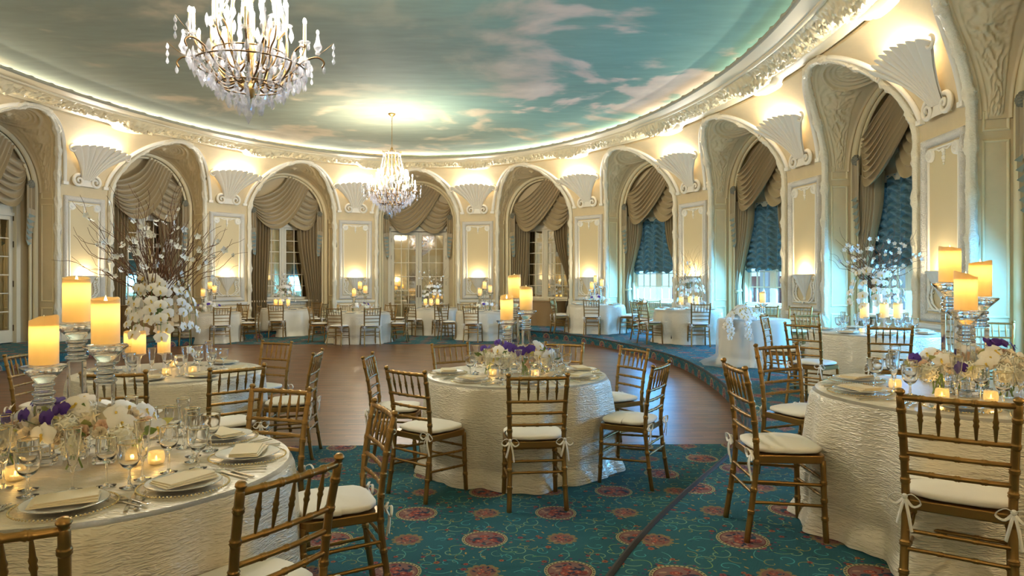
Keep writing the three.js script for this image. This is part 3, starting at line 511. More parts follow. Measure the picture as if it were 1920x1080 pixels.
function jabot(sg) {   // folded tail with a stepped edge: cloth face, lining showing at each turn
  const f = [], l = [], quad = (p, z) => { const g = new THREE.BufferGeometry(), q = p.map(([x, y, dz = 0]) => [sg * x, y, z + dz]); g.setAttribute('position', new THREE.Float32BufferAttribute([...q[0], ...q[1], ...q[2], ...q[0], ...q[2], ...q[3]], 3)); g.setAttribute('uv', new THREE.Float32BufferAttribute([0, 0, 1, 0, 1, 1, 0, 0, 1, 1, 0, 1], 2)); g.computeVertexNormals(); return g; };
  f.push(clean(clothGrid(12, 10, (u, v) => [sg * (0.985 + u * 0.19), 3.76 - v * 0.72, -0.36 + 0.03 * sin(u * 14)])));
  for (let i = 0; i < 6; i++) { const y = 3.1 - i * 0.125, w = 0.19 - i * 0.016, x0 = 0.985, x1 = x0 + w, z = -0.352 - 0.006 * i; f.push(quad([[x0, y + 0.02], [x1, y - 0.05, 0.02], [x1, y + 0.1, 0.02], [x0, y + 0.14]], z)); l.push(quad([[x0, y + 0.02], [x0 + 0.025, y - 0.1, 0.03], [x1, y - 0.055, 0.035], [x1, y - 0.045, 0.03]], z)); }
  return [merge(f), merge(l)];
}
function curtain(sg, top0, top1, tieX0, tieX1, tieY, straight) {
  return clothGrid(110, 40, (u, v) => {
    const y = 3.5 - v * (3.5 - 0.19), k = y > tieY ? pow(smooth(3.5, tieY, y), 1.4) : 1, low = y < tieY ? smooth(tieY, 0.3, y) : 0;
    let x0 = lerp(top0, tieX0, k), x1 = lerp(top1, tieX1, k); x1 = lerp(x1, lerp(top0, top1, straight ? 1 : 0.42), low); 
    const wd = abs(x1 - x0), ph = u * 2 * PI * 7 + 1.2 * noise(u * 3, v * 2, sg * 4) + (1 - v) * 0.4 * sin(u * 9);
    return [sg * lerp(x0, x1, u), y, -0.49 + 0.062 * (0.35 + min(1, wd * 1.6)) * sin(ph) + 0.05 * (1 - abs(u - 0.5) * 2) * k + 0.02 * noise(u * 8, v * 5)];
  });
}
const CUR = { tiedL: curtain(-1, 1.14, 0.5, 1.13, 0.98, 1.35), tiedR: curtain(1, 1.14, 0.42, 1.13, 0.96, 1.25), straightL: curtain(-1, 1.14, 0.5, 1.14, 0.6, 0.9, true), straightR: curtain(1, 1.14, 0.38, 1.14, 0.72, 0.75, true) };
const tieband = merge([sweep(spline([[0.93, 1.35, -0.5], [0.98, 1.31, -0.41], [1.08, 1.31, -0.4], [1.14, 1.36, -0.5]], 14), 0.022, 6, true, 1.6)]);
const shadeGeo = grid(120, 150, (u, v) => {   // ruched balloon shade
  const cols = 5, x = (u - 0.5) * 1.9, c = u * cols, fc = c - floor(c), scal = sin(PI * fc), row = v * 11 + 1.0 * (1 - scal) + 0.35 * noise(floor(c) * 3.3, v * 5, 2), fr = row - floor(row);
  const puff = pow(sin(PI * fr), 0.7) * 0.09 * (0.3 + 0.7 * scal), bottom = 1.9 - 0.07 * scal - 0.06 * abs(sin(u * 19));
  return [x + 0.012 * noise(u * 30, v * 40), lerp(bottom, 3.4, v) , -0.675 + 0.035 * scal + puff + 0.014 * noise(u * 40, v * 60, 3) + (v < 0.08 ? 0.05 * (1 - v / 0.08) * (0.5 + 0.5 * sin(u * 90)) : 0)];
}, (u, v) => [u, v]);
const draped = [-7, -6, -5, -4, -3, -2, -1, 0, 1, 2, 3, 4, 5, 6];
const J = { l: jabot(-1), r: jabot(1) };
for (const k of draped) {
  const [p, t] = bayAt(k), nm = BAYNAME[k] ?? 'bay behind the viewpoint';
  const g = thing('swag_valance', `taupe draped swag valance with tails over the ${nm}`, 'valance', p, t, 'swag valances in the arches');
  const a = part('swag', swagLeft, M.drapeSwag, g), b = part('swag', swagRight, M.drapeSwag, g);
  if (k >= -3 && k <= 5) {
    for (const sg of [-1, 1]) { const r = part('rosette', rosette, M.rosette, g); r.position.set(sg * 1.08, 3.78, -0.36); const [f, l] = sg < 0 ? J.l : J.r; const tl = part('tail', f, M.drape, g); part('lining', l, M.tealLining, tl); }
  }
  if (k === 0 || k === -3) continue;
  const kinds = k === -1 || k === -2 ? ['straightL', 'straightR'] : k === 1 ? ['straightL', 'tiedR'] : ['tiedL', 'tiedR'];
  if (k >= -2 && k <= 5) for (const [i, side] of [[0, 'inner'], [1, 'outer']]) {
    const far = (k < 0 ? i === 1 : i === 0) ? 'toward the far door' : 'away from the far door';
    const c = thing('curtain', `taupe curtain ${far === 'toward the far door' ? 'on the far-door side' : 'on the near side'} of ${SHORT[k]}`, 'curtain', p, t, 'pleated window curtains'); part('pleats', CUR[kinds[i]], M.drape, c);
    if (kinds[i].startsWith('tied')) { const tb = part('tieback', tieband, M.drapeSwag, c); if (i === 0) tb.scale.x = -1; }
  }
  if (isDay(k)) { const s = solo('balloon_shade', shadeGeo, M.tealShade, `ruched teal balloon shade half lowered in ${SHORT[k]}`, 'shade', 'teal balloon shades'); s.position.set(...p); s.rotation.y = t; }
}
// ---------------------------------------------------------------- wall sconces
{
  const proto = new THREE.Group(); proto.name = 'wall_sconce';
  const fl = (r, y, a) => { const f = 1 + 0.05 * abs(sin(a * 9)); return [r * f * cos(a), y, r * f * sin(a) * 0.72]; };
  const prof = [[0.02, 1.17], [0.045, 1.2], [0.03, 1.24], [0.05, 1.3], [0.085, 1.36], [0.135, 1.45], [0.19, 1.55], [0.235, 1.63], [0.26, 1.665], [0.262, 1.68]];
  const bowlAt = (u, v, sc) => { const x = v * (prof.length - 1), i = min(prof.length - 2, floor(x)), f = x - i, r = lerp(prof[i][0], prof[i + 1][0], f) * sc, y = lerp(prof[i][1], prof[i + 1][1], f); return fl(r, y, u * PI); };
  part('bowl', [grid(72, 22, (u, v) => bowlAt(u, v, 1), null, true), grid(40, 10, (u, v) => bowlAt(u, max(0.35, v), 0.93))], M.shell, proto);
  part('rim', sweep(Array.from({ length: 37 }, (_, i) => { const a = i / 36 * PI; return fl(0.263, 1.685, a); }), 0.012, 6), M.shell, proto);
  part('drop', [new THREE.SphereGeometry(0.028, 10, 8).translate(0, 1.155, 0.02), sweep(spline([[-0.1, 1.13, 0.02], [-0.04, 1.16, 0.04], [0, 1.12, 0.045], [0.04, 1.16, 0.04], [0.1, 1.13, 0.02]], 16), 0.014, 6)], M.shell, proto);
  part('lamp_bulb', new THREE.SphereGeometry(0.035, 10, 8).scale(2.2, 0.8, 0.8).translate(0, 1.6, 0.07), M.bulb, proto);
  const where = { '-4': 'on the panel next to the glazed side door', '-3': 'behind the tall pillar candles by the side door', '-2': 'behind the branches between the mirrored windows', '-1': 'on the panel left of the far double door', 0: 'on the panel right of the far double door', 1: 'before the first blue-shaded window', 2: 'behind the tall branch vase, between the first two blue shades', 3: 'between the second and third blue-shaded windows', 4: 'on the wide panel beyond the third blue-shaded window' };
  for (let k = -8; k <= 7; k++) {
    const s = sOf(k) + PITCH / 2, p = wallPoint(s, 0.01, 0), t = wallTurn(s);
    if (k >= -4 && k <= 4) { const g = copyOf(proto, p, t); tag(g, `white fluted half-urn sconce ${where[k]}`, 'wall sconce', 'half-urn wall sconces'); }
    const q = V(0, 1.72, 0.1).applyEuler(new THREE.Euler(0, t, 0)).add(V(...p)), l = new THREE.PointLight(WARM, L.sconce, 0, 2); l.shadow.radius = 2; l.position.copy(q); l.name = 'sconce_light'; scene.add(l);
  }
}
// ---------------------------------------------------------------- outside the daylit windows
{
  for (const k of [2, 3, 4, 5]) {   // skylight entering by the open lower half of each window
    const s = sOf(k), p = wallPoint(s, -0.66, 1.45), q = wallPoint(s, 1.9, -0.1), r = new THREE.RectAreaLight(DAY, L.daylight, 1.7, 0.85); r.position.set(...p); r.lookAt(...q); r.name = 'window_daylight'; scene.add(r);
  }
  const gnd = solo('terrace', grid(40, 1, (u, v) => wallPoint(lerp(1.2, 6.2, u) * PITCH, lerp(-1.0, -16, v), -0.35)), M.stone, 'pale terrace outside the daylit windows', 'ground', null, 'structure');
  const wl = thing('garden_wall', 'pale rose masonry wall with piers across the terrace', 'wall', [0, 0, 0]);
  part('face', grid(40, 3, (u, v) => wallPoint(lerp(1.2, 6.2, u) * PITCH, -7, lerp(-0.4, 1.75, v))), M.brick, wl);
  for (let i = 0; i < 12; i++) { const s = (1.4 + i * 0.4) * PITCH; const m = part('pier', box(0.5, 2.4, 0.4, 0, 0.85, 0), M.stone, wl); m.position.set(...wallPoint(s, -6.7, 0)); m.rotation.y = wallTurn(s); }
  seed = 404;
  const bushGeo = merge(Array.from({ length: 130 }, () => { const a = rnd() * 7, b = Math.acos(rr(-0.4, 1)), r = rr(0.3, 0.5); return new THREE.CircleGeometry(rr(0.05, 0.09), 5).rotateX(rnd() * 7).rotateY(rnd() * 7).translate(cos(a) * sin(b) * r, cos(b) * r * 0.9, sin(a) * sin(b) * r); }));
  [2, 3, 4, 5].forEach((k) => {
    const s = sOf(k) + 0.35, p = wallPoint(s, -2.6, 0), pl = thing('planter', `grey stone trough planter outside the ${BAYNAME[k]}`, 'planter', p, wallTurn(s), 'trough planters on the terrace');
    part('trough', [rbox(2.2, 0.55, 0.5, 0.03, 0, 0.85, 0), rbox(2.3, 0.08, 0.58, 0.02, 0, 1.12, 0), box(1.9, 0.95, 0.4, 0, 0.15, 0)], M.stone, pl); part('soil', box(2.0, 0.02, 0.4, 0, 1.165, 0), M.twig, pl);
    const b = solo('shrub', bushGeo, M.bush, `leafy green shrub in the planter outside the ${BAYNAME[k]}`, 'shrub', 'shrubs in the terrace planters'); b.position.set(...wallPoint(s + 0.3, -2.6, 1.42));
  });
}
// ---------------------------------------------------------------- gold bamboo-turned banquet chair; +z faces the table
function bamboo(pts, r, rings, radial, n, taper = 1) {   // pts: control points, rings: positions 0..1 of the raised double rings
  const c = new THREE.CatmullRomCurve3(pts.map((p) => V(...p))); let ts = Array.from({ length: n + 1 }, (_, i) => i / n);
  const len = c.getLength(), w = 0.006 / len;
  if (radial > 6) for (const q of rings) ts.push(q - 2.4 * w, q - 1.6 * w, q - 0.8 * w, q, q + 0.8 * w, q + 1.6 * w, q + 2.4 * w); else for (const q of rings) ts.push(q - 2 * w, q, q + 2 * w);
  ts = ts.filter((t) => t >= 0 && t <= 1).sort((a, b) => a - b).filter((t, i, a) => !i || t - a[i - 1] > 1e-4);
  return sweep(ts.map((t) => c.getPoint(t)), (_, a, i) => { const t = ts[i]; let b = 0; for (const q of rings) b = max(b, bump(t, q - 0.8 * w, 1.5 * w), bump(t, q + 0.8 * w, 1.5 * w)); return r * lerp(1, taper, t) * (1 + 0.28 * b); }, radial);
}
function makeChair(hi) {
  const g = new THREE.Group(), R = hi ? 10 : 5, N = hi ? 12 : 4;
  for (const s of [-1, 1]) {
    const post = part('back_post', [bamboo([[s * 0.195, 0, -0.255], [s * 0.188, 0.2, -0.222], [s * 0.184, 0.44, -0.195], [s * 0.19, 0.68, -0.215], [s * 0.2, 0.9, -0.262]], 0.0175, [0.2, 0.33, 0.48, 0.6, 0.7, 0.81, 0.93], R, N * 2, 0.9), lathe([[0, 0.022], [0.012, 0.02], [0.0195, 0.011], [0.0195, 0.004], [0.013, -0.003], [0.015, -0.01]], R).rotateX(-0.2).translate(s * 0.2, 0.912, -0.2645)], M.chair, g);
    part('front_leg', bamboo([[s * 0.19, 0, 0.2], [s * 0.185, 0.22, 0.19], [s * 0.182, 0.43, 0.185]], 0.0165, [0.28, 0.5, 0.72], R, N), M.chair, g);
  }
  const rail = (y, z, r, dz, rings) => bamboo([[-0.19, y, z], [-0.09, y, z - dz], [0, y, z - dz * 1.3], [0.09, y, z - dz], [0.19, y, z]], r, rings, R, N);
  part('top_rail', rail(0.895, -0.262, 0.0125, 0.012, [0.17, 0.335, 0.5, 0.665, 0.83]), M.chair, g);
  for (const [y, z] of [[0.735, -0.226], [0.655, -0.212], [0.575, -0.204]]) part('back_rail', rail(y, z, 0.0105, 0.01, [0.25, 0.5, 0.75]), M.chair, g);
  for (let i = 0; i < 5; i++) {
    const x = (i - 2) * 0.064, dz = 0.013 * (1 - (x / 0.19) ** 2);
    const sp = sweep(Array.from({ length: hi ? 15 : 6 }, (_, j, n = hi ? 14 : 5) => [x, lerp(0.74, 0.888, j / n), lerp(-0.227, -0.26, j / n) - dz]), (t) => 0.0042 + 0.0045 * sin(PI * t) + (hi ? 0.003 * (bump(t, 0.43, 0.05) + bump(t, 0.57, 0.05)) : 0), hi ? 8 : 4); part('spindle', sp, M.chair, g);
  }
  for (const y of hi ? [0.31, 0.2] : [0.31, 0.2]) for (const s of [-1, 1]) part('side_stretcher', bamboo([[s * 0.189, y + 0.01, -0.21], [s * 0.187, y, 0], [s * 0.186, y - 0.01, 0.19]], 0.0088, [0.33, 0.66], R, hi ? 8 : 2), M.chair, g);
  for (const [y, z] of [[0.33, 0.187], [0.235, 0.19], [0.33, -0.21], [0.255, -0.218]]) part(z > 0 ? 'front_stretcher' : 'back_stretcher', bamboo([[-0.185, y, z], [0, y, z], [0.185, y, z]], 0.0088, [0.33, 0.66], R, hi ? 8 : 2), M.chair, g);
  const outline = (w, d, r, n = 6) => { const sh = new THREE.Shape(); const P = [[-w * 0.94, -d], [w * 0.94, -d], [w, d], [-w, d]]; sh.moveTo(P[0][0] + r, -d); sh.lineTo(P[1][0] - r, -d); sh.quadraticCurveTo(P[1][0], -d, P[1][0], -d + r); sh.lineTo(P[2][0], d - r * 2); sh.quadraticCurveTo(P[2][0], d, P[2][0] - r * 2, d); sh.quadraticCurveTo(0, d + 0.02, P[3][0] + r * 2, d); sh.quadraticCurveTo(P[3][0], d, P[3][0], d - r * 2); sh.lineTo(P[0][0], -d + r); sh.quadraticCurveTo(P[0][0], -d, P[0][0] + r, -d); return sh; };
  part('seat', new THREE.ExtrudeGeometry(outline(0.2, 0.2, 0.03), { depth: 0.034, bevelEnabled: hi, bevelSize: 0.004, bevelThickness: 0.004, bevelSegments: 1, curveSegments: hi ? 6 : 2 }).rotateX(PI / 2).translate(0, 0.455, 0), M.chair, g);
  const cu = grid(hi ? 28 : 12, hi ? 12 : 5, (u, v) => {   // cushion: squircle pillow, v from bottom centre over the edge to the top centre
    const a = u * 2 * PI, q = v * 2 - 1, e = pow(1 - pow(abs(q), hi ? 3.2 : 3), 0.45), c = cos(a), s = sin(a), k = 1 / pow(pow(abs(c), 4) + pow(abs(s), 4), 0.25), w = 0.205 * k * max(e, 0.001), x = w * c * (s < 0 ? 0.95 : 1), z = w * s;
    return [x, 0.482 + q * 0.027 + (v > 0.7 ? 0.008 * (1 - e) : 0) + 0.003 * noise(x * 18, z * 18, 4), z + 0.005];
  }, (u, v, p) => [p[0], p[2]], true); part('cushion', cu, M.cushion, g);
  for (const s of [-1, 1]) {
    const x = s * 0.186, y = 0.475, z = -0.222, gs = [], fl = hi ? 1 : 0;
    const lp = (dx, dy) => sweep(spline([[x, y, z], [x + dx * 0.5, y + 0.015, z - 0.02], [x + dx, y + dy, z - 0.012], [x + dx * 0.55, y + dy - 0.018, z - 0.012], [x, y - 0.004, z]], hi ? 14 : 5), 0.0075, hi ? 5 : 3, true, 0.3);
    gs.push(lp(0.06, -0.015), lp(-0.06, -0.02)); for (const d of [-1, 1]) gs.push(sweep(spline([[x, y, z], [x + d * 0.012, y - 0.05, z - 0.02], [x + d * 0.026, y - 0.13 + d * 0.015, z - 0.01]], hi ? 8 : 3), 0.0075, hi ? 5 : 3, true, 0.3));
    gs.push(new THREE.SphereGeometry(0.012, hi ? 8 : 5, hi ? 6 : 4).translate(x, y, z - 0.003)); part('ribbon_tie', gs.map(clean), M.ribbon, g);
  }
  g.name = 'banquet_chair'; return g;
}
const CHAIR = { hi: makeChair(true), lo: makeChair(false) };
// ---------------------------------------------------------------- tables
function clothGeo(R, h, sd, nu, nv, amp = 0.078, flare = 0.08) {
  const ph = (a) => 0.5 * sin(a * 6 + sd) + 0.4 * sin(a * 10 + sd * 2.3) + 0.3 * sin(a * 17 + sd * 0.7) + 0.6 * noise(cos(a) * 2.2 + sd, sin(a) * 2.2, sd);
  const top = 6, rows = top + nv;
  return grid(nu, rows, (u, v) => {
    const a = -u * 2 * PI, j = Math.round(v * rows);
    if (j <= top) { const r = R * sqrt(j / top) * 0.995; return [cos(a) * r, h - (j === top ? 0.003 : 0), sin(a) * r]; }
    const t = (j - top) / nv, y = h * (1 - t) - 0.0, e = smooth(0, 0.06, t), f = ph(a), low = smooth(0.84, 1, t);
    const r = R + 0.012 * e + flare * pow(t, 0.8) * 0.55 + amp * pow(t, 0.55) * e * f + low * (0.03 + 0.03 * noise(cos(a) * 9, sin(a) * 9, sd)) - 0.012 * bump(t, 0.82, 0.1);
    return [cos(a) * r, max(0.006, y + 0.004), sin(a) * r];
  }, (u, v, p) => { const j = Math.round(v * rows), t = (j - top) / nv; return j <= top ? [p[0], p[2]] : [u * 2 * PI * R * 1.1, 1 + p[1]]; });
}
const tableCore = merge([new THREE.CylinderGeometry(0.74, 0.74, 0.02, 32).translate(0, 0.735, 0)]), tableLeg = new THREE.CylinderGeometry(0.02, 0.02, 0.725, 8).translate(0, 0.3625, 0);
const TH = 0.76;
function sideOf(x, toCam) { const a = atan2(x, toCam) * 180 / PI, k = Math.round(a / 45); return { 0: 'carpet-end', 1: 'window and carpet-end', 2: 'window', 3: 'window and far-door', 4: 'far-door', '-4': 'far-door', '-3': 'side-door and far-door', '-2': 'side-door', '-1': 'side-door and carpet-end' }[k]; }   // sides of a table named by what they face
const TAB = {   // name phrase, centre x, depth, base, chairs as [x, depth] of the back or angles from the front
  T1: { n: 'thick-candle table', c: [-1.74, 2.92], b: 0, min: 1.16, hi: 1, type: 'low', chairs: [[-0.75, 2.29], [-0.67, 3.42], [-1.38, 4.0], [-1.36, 1.75]] },
  T2: { n: 'big-branch table', c: [-3.0, 6.05], b: 0, hi: 1, type: 'tall', chairs: [[-2.75, 4.78], [-2.03, 5.06], [-1.77, 6.15], [-2.5, 7.1], [-4.25, 6.0]] },
  T3: { n: 'carpet-edge table', c: [0.04, 5.86], b: 0, hi: 1, type: 'low', chairs: [[0.17, 4.66], [-0.7, 4.95], [1.02, 5.3], [-1.17, 5.85], [-0.6, 6.9], [0.48, 6.9], [1.12, 6.45]] },
  T4: { n: 'peach-rose table', c: [2.5, 3.8], b: PLAT, hi: 1, type: 'low', chairs: [[1.84, 2.84], [1.35, 3.83], [1.95, 5.0]] },
  T5: { n: 'platform orchid-vase table', c: [4.5, 8.55], b: PLAT, hi: 1, type: 'tall', chairs: [[3.2, 7.55], [3.9, 7.1], [3.42, 9.24], [4.2, 9.75], [5.25, 8.7]] },
  T7: { n: 'pale-branch table', c: [4.05, 15.8], b: PLAT, type: 'tall', chairs: [[4.0, 14.65], [3.08, 15.4], [2.97, 16.6], [3.5, 16.9], [5.05, 15.4]] },
  T8: { n: 'platform table near the far wall', c: [2.3, 18.85], b: PLAT, type: 'low', chairs: [[2.05, 17.7], [1.18, 18.6], [1.22, 19.3], [3.15, 18.2], [3.3, 18.9]] },
  T9: { n: 'table right of the far door', c: [-0.75, 18.7], b: 0, type: 'low', angles: [-14, -72, 78, 40, 150, -150] },
  T10: { n: 'table before the far door', c: [-2.36, 20.5], b: 0, type: 'tall', angles: [-25, 18, -85, 85] },
  T11: { n: 'table left of the far door', c: [-3.93, 17.7], b: 0, type: 'low', angles: [-16, 27, 92, -88, 150, -150] },
  T12: { n: 'table by the mirrored window', c: [-6.65, 20.1], b: 0, type: 'tall', angles: [8, -82, 82, 150] },
  T13: { n: 'table behind the big orchid vase', c: [-7.85, 17.8], b: 0, type: 'low', angles: [38, -16, 98, -80, 160] },
};
const clothFar = [clothGeo(0.76, TH, 3.1, 64, 12), clothGeo(0.76, TH, 5.7, 64, 12)];
let ti = 0;
for (const [key, T] of Object.entries(TAB)) {
  const pos = [T.c[0], T.b, -T.c[1]]; ti++; T.pos = pos; T.top = T.b + TH;
  const g = thing('banquet_table', `round ${T.n} under a champagne cloth`, 'table', pos, 0, 'round banquet tables');
  part('tablecloth', T.hi ? clothGeo(0.76, TH, ti * 1.7, 220, 34) : clothFar[ti % 2], M.cloth, g); part('tabletop', tableCore, M.brownCloth, g);
  for (const [x, z] of [[0.5, 0.5], [-0.5, 0.5], [0.5, -0.5], [-0.5, -0.5]]) { const l = part('leg', tableLeg, M.iron, g); l.position.set(x, 0, z); }
  const backs = T.chairs ?? T.angles.map((a) => [T.c[0] + sin(a * PI / 180) * 1.16, T.c[1] - cos(a * PI / 180) * 1.16]);
  for (const [x, d] of backs) {
    const dx = T.c[0] - x, dd = T.c[1] - d, l = hypot(dx, dd), far = max(l, T.min ?? 1.23) - 0.21, cx = T.c[0] - dx / l * far, cd = T.c[1] - dd / l * far;
    const ch = copyOf(CHAIR[T.hi ? 'hi' : 'lo'], [cx, T.b, -cd], atan2(dx, -dd)); ch.scale.z = 0.92; tag(ch, `gold chair, white cushion, ${sideOf(-dx, dd)} side of the ${T.n}`, 'chair', `chairs at ${T.n}`);
  }
}
for (const [x, d, tx, td] of [[4.75, 12.9, 4.0, 11.4], [5.2, 12.6, 4.2, 11.4], [5.45, 7.75, 4.9, 6.7]]) { const c = copyOf(CHAIR.lo, [x, PLAT, -d], atan2(tx - x, -(td - d))); tag(c, 'spare gold bamboo-turned chair standing against the daylit wall', 'chair', 'spare chairs against the daylit wall'); }
// sweetheart table in white with a spread of tulle
{
  const pos = [4.05, PLAT, -11.55], g = thing('sweetheart_table', 'small round white table with tulle spread onto the platform', 'table', pos);
  part('tablecloth', clothGeo(0.55, TH, 9.2, 120, 20, 0.03, 0.03), M.clothWhite, g);
  { const tg = clothGeo(0.57, TH + 0.004, 4.4, 120, 20, 0.02, 0.04), q = tg.attributes.position; for (let i = 0; i < q.count; i++) { const k = smooth(0.22, 0.0, q.getY(i)) * smooth(0.1, -0.6, q.getX(i)); q.setX(i, q.getX(i) * (1 + 0.4 * k * k)); q.setZ(i, q.getZ(i) * (1 + 0.1 * k * k)); } tg.computeVertexNormals(); part('tulle', tg, M.tulle, g); }
}
// draped consoles in two bays
for (const [k, lab] of [[-2, 'brown draped console below the mirrored window behind the branches'], [1, 'brown draped console below the mirrored window right of the far door']]) {
  const [p, t] = bayAt(k), b = k === -2 ? PLAT : 0, g = thing('draped_console', lab, 'console table', [p[0], 0, p[2]], t);
  part('cloth', grid(80, 12, (u, v) => { const per = [[-0.95, -0.3], [-0.95, 0.42], [0.95, 0.42], [0.95, -0.3]], L3 = [0.72, 1.9, 0.72], tt = u * 3.34; let i = 0, q = tt; while (i < 2 && q > L3[i]) { q -= L3[i]; i++; } const f = clamp(q / L3[i]), x = lerp(per[i][0], per[i + 1][0], f), z = lerp(per[i][1], per[i + 1][1], f); const w = 0.03 * (1 - v) * sin(u * 60 + 2 * noise(u * 8, v)); return [x * (1 + 0.04 * (1 - v)) + (i !== 1 ? w : 0), lerp(0.01 + (k === -2 ? PLAT : 0.0), 0.93, v), z + (i === 1 ? w + 0.05 * (1 - v) : 0)]; }), M.brownCloth, g);
  part('top', rbox(1.94, 0.03, 0.76, 0.012, 0, 0.925, 0.06), M.brownCloth, g);
}
// ---------------------------------------------------------------- tableware
const seg = (hi) => hi ? 24 : 10;
const GLASSES = {}, STEM = { water_goblet: 0.08, wine_glass: 0.1, champagne_flute: 0.09 };
for (const hi of [1, 0]) {
  const mk = (name, prof, rimR, rimY) => { const g = new THREE.Group(); g.name = name; part('bowl', hi ? lathe([...prof, ...prof.slice().reverse().filter(([r, y], i) => y > STEM[name]).map(([r, y]) => [r - 0.0014, y]), [0, STEM[name] + 0.003]], seg(hi)) : lathe(prof, seg(hi)), hi ? M.solidGlass : M.glass, g); if (hi) part('gold_rim', new THREE.TorusGeometry(rimR, 0.0016, 5, 28).rotateX(PI / 2).translate(0, rimY, 0), M.goldRim, g); return g; };
  GLASSES['goblet' + hi] = mk('water_goblet', [[0, 0.002], [0.034, 0.003], [0.035, 0.005], [0.012, 0.009], [0.006, 0.016], [0.005, 0.03], [0.008, 0.036], [0.005, 0.042], [0.0045, 0.066], [0.009, 0.073], [0.026, 0.085], [0.037, 0.105], [0.042, 0.135], [0.044, 0.172]], 0.044, 0.172);
  GLASSES['wine' + hi] = mk('wine_glass', [[0, 0.002], [0.033, 0.003], [0.034, 0.005], [0.01, 0.009], [0.0045, 0.018], [0.004, 0.07], [0.0045, 0.088], [0.012, 0.094], [0.028, 0.108], [0.036, 0.13], [0.037, 0.15], [0.034, 0.19]], 0.034, 0.19);
  GLASSES['flute' + hi] = mk('champagne_flute', [[0, 0.002], [0.031, 0.003], [0.032, 0.005], [0.01, 0.01], [0.0045, 0.02], [0.004, 0.07], [0.007, 0.078], [0.015, 0.1], [0.021, 0.14], [0.026, 0.19], [0.031, 0.235]], 0.031, 0.235);
}
const place = (proto, T, dx, dd, turn, label, group, y = 0) => { const o = copyOf(proto, [T.pos[0] + dx, T.top + y, T.pos[2] - dd], turn); if (label) tag(o, label, null, group); return o; };
const protoOf = (name, cat, build) => { const g = new THREE.Group(); g.name = name; g.userData.category = cat; build(g); return g; };
for (const k in GLASSES) GLASSES[k].userData.category = 'glass';
const charger = protoOf('charger_plate', 'plate', (g) => {
  part('plate', lathe([[0, 0.004], [0.1, 0.004], [0.13, 0.006], [0.16, 0.011], [0.163, 0.008], [0.13, 0.002], [0.0, 0.001]], 40), M.glass, g);
  part('beaded_rim', merge(Array.from({ length: 76 }, (_, i) => { const a = i / 76 * 2 * PI; return new THREE.SphereGeometry(0.0042, 6, 4).translate(cos(a) * 0.161, 0.011, sin(a) * 0.161); })), M.goldRim, g);
});
const plateG = lathe([[0, 0.006], [0.085, 0.006], [0.095, 0.009], [0.135, 0.018], [0.136, 0.016], [0.095, 0.004], [0.08, 0.002], [0, 0.002]], 36);
const plate = protoOf('dinner_plate', 'plate', (g) => { part('dish', plateG, M.china, g); part('silver_band', new THREE.TorusGeometry(0.134, 0.0013, 5, 36).rotateX(PI / 2).translate(0, 0.0178, 0), M.silver, g); });
const foldedLayer = (w, d, t, y, sh) => { const s = new THREE.Shape(); s.moveTo(-w / 2, 0); s.lineTo(w / 2, 0); s.quadraticCurveTo(w / 2 + t * 0.9, t / 2, w / 2, t); s.lineTo(-w / 2, t + sh); s.lineTo(-w / 2, t * 0.6 + sh); return new THREE.ExtrudeGeometry(s, { depth: d, bevelEnabled: false, curveSegments: 4 }).translate(0, y, -d / 2); };
const napkin = protoOf('folded_napkin', 'napkin', (g) => { for (let i = 0; i < 3; i++) part('fold', foldedLayer(0.205 - i * 0.01, 0.12 - i * 0.003, 0.0042, i * 0.0044, 0.0015 * i).rotateY((i - 1) * 0.05).translate(-i * 0.003, 0, 0.007 * (i - 1)), M.napkin, g); });
const cut = (name, shape, bend_) => protoOf(name, 'cutlery', (g) => { const e = new THREE.ExtrudeGeometry(shape, { depth: 0.0022, bevelEnabled: true, bevelSize: 0.0008, bevelThickness: 0.0008, bevelSegments: 1, curveSegments: 5 }).rotateX(-PI / 2); const p = e.attributes.position; for (let i = 0; i < p.count; i++) { const t = p.getZ(i) / 0.2; p.setY(i, p.getY(i) + bend_(t)); } e.computeVertexNormals(); part('blade', e, M.silver, g); });
const fork = (() => { const s = new THREE.Shape(); s.moveTo(-0.0055, -0.1); s.quadraticCurveTo(0, -0.108, 0.0055, -0.1); s.lineTo(0.003, -0.01); s.lineTo(0.0025, 0.025); s.quadraticCurveTo(0.012, 0.035, 0.012, 0.05); for (let i = 3; i >= 0; i--) { const x = -0.012 + i * 0.008; s.lineTo(x, 0.095); s.lineTo(x - (i ? 0.0 : 0), 0.095); if (i) { s.lineTo(x - 0.003, 0.095); s.lineTo(x - 0.003, 0.055); s.lineTo(x - 0.006, 0.055); } } s.lineTo(-0.012, 0.05); s.quadraticCurveTo(-0.012, 0.035, -0.0025, 0.025); s.lineTo(-0.003, -0.01); return cut('fork', s, (t) => 0.006 * sin(t * 6)); })();
const knife = (() => { const s = new THREE.Shape(); s.moveTo(-0.006, -0.11); s.quadraticCurveTo(0, -0.118, 0.006, -0.11); s.lineTo(0.005, 0.0); s.lineTo(0.011, 0.01); s.quadraticCurveTo(0.012, 0.09, -0.002, 0.115); s.lineTo(-0.006, 0.0); return cut('dinner_knife', s, () => 0.001); })();
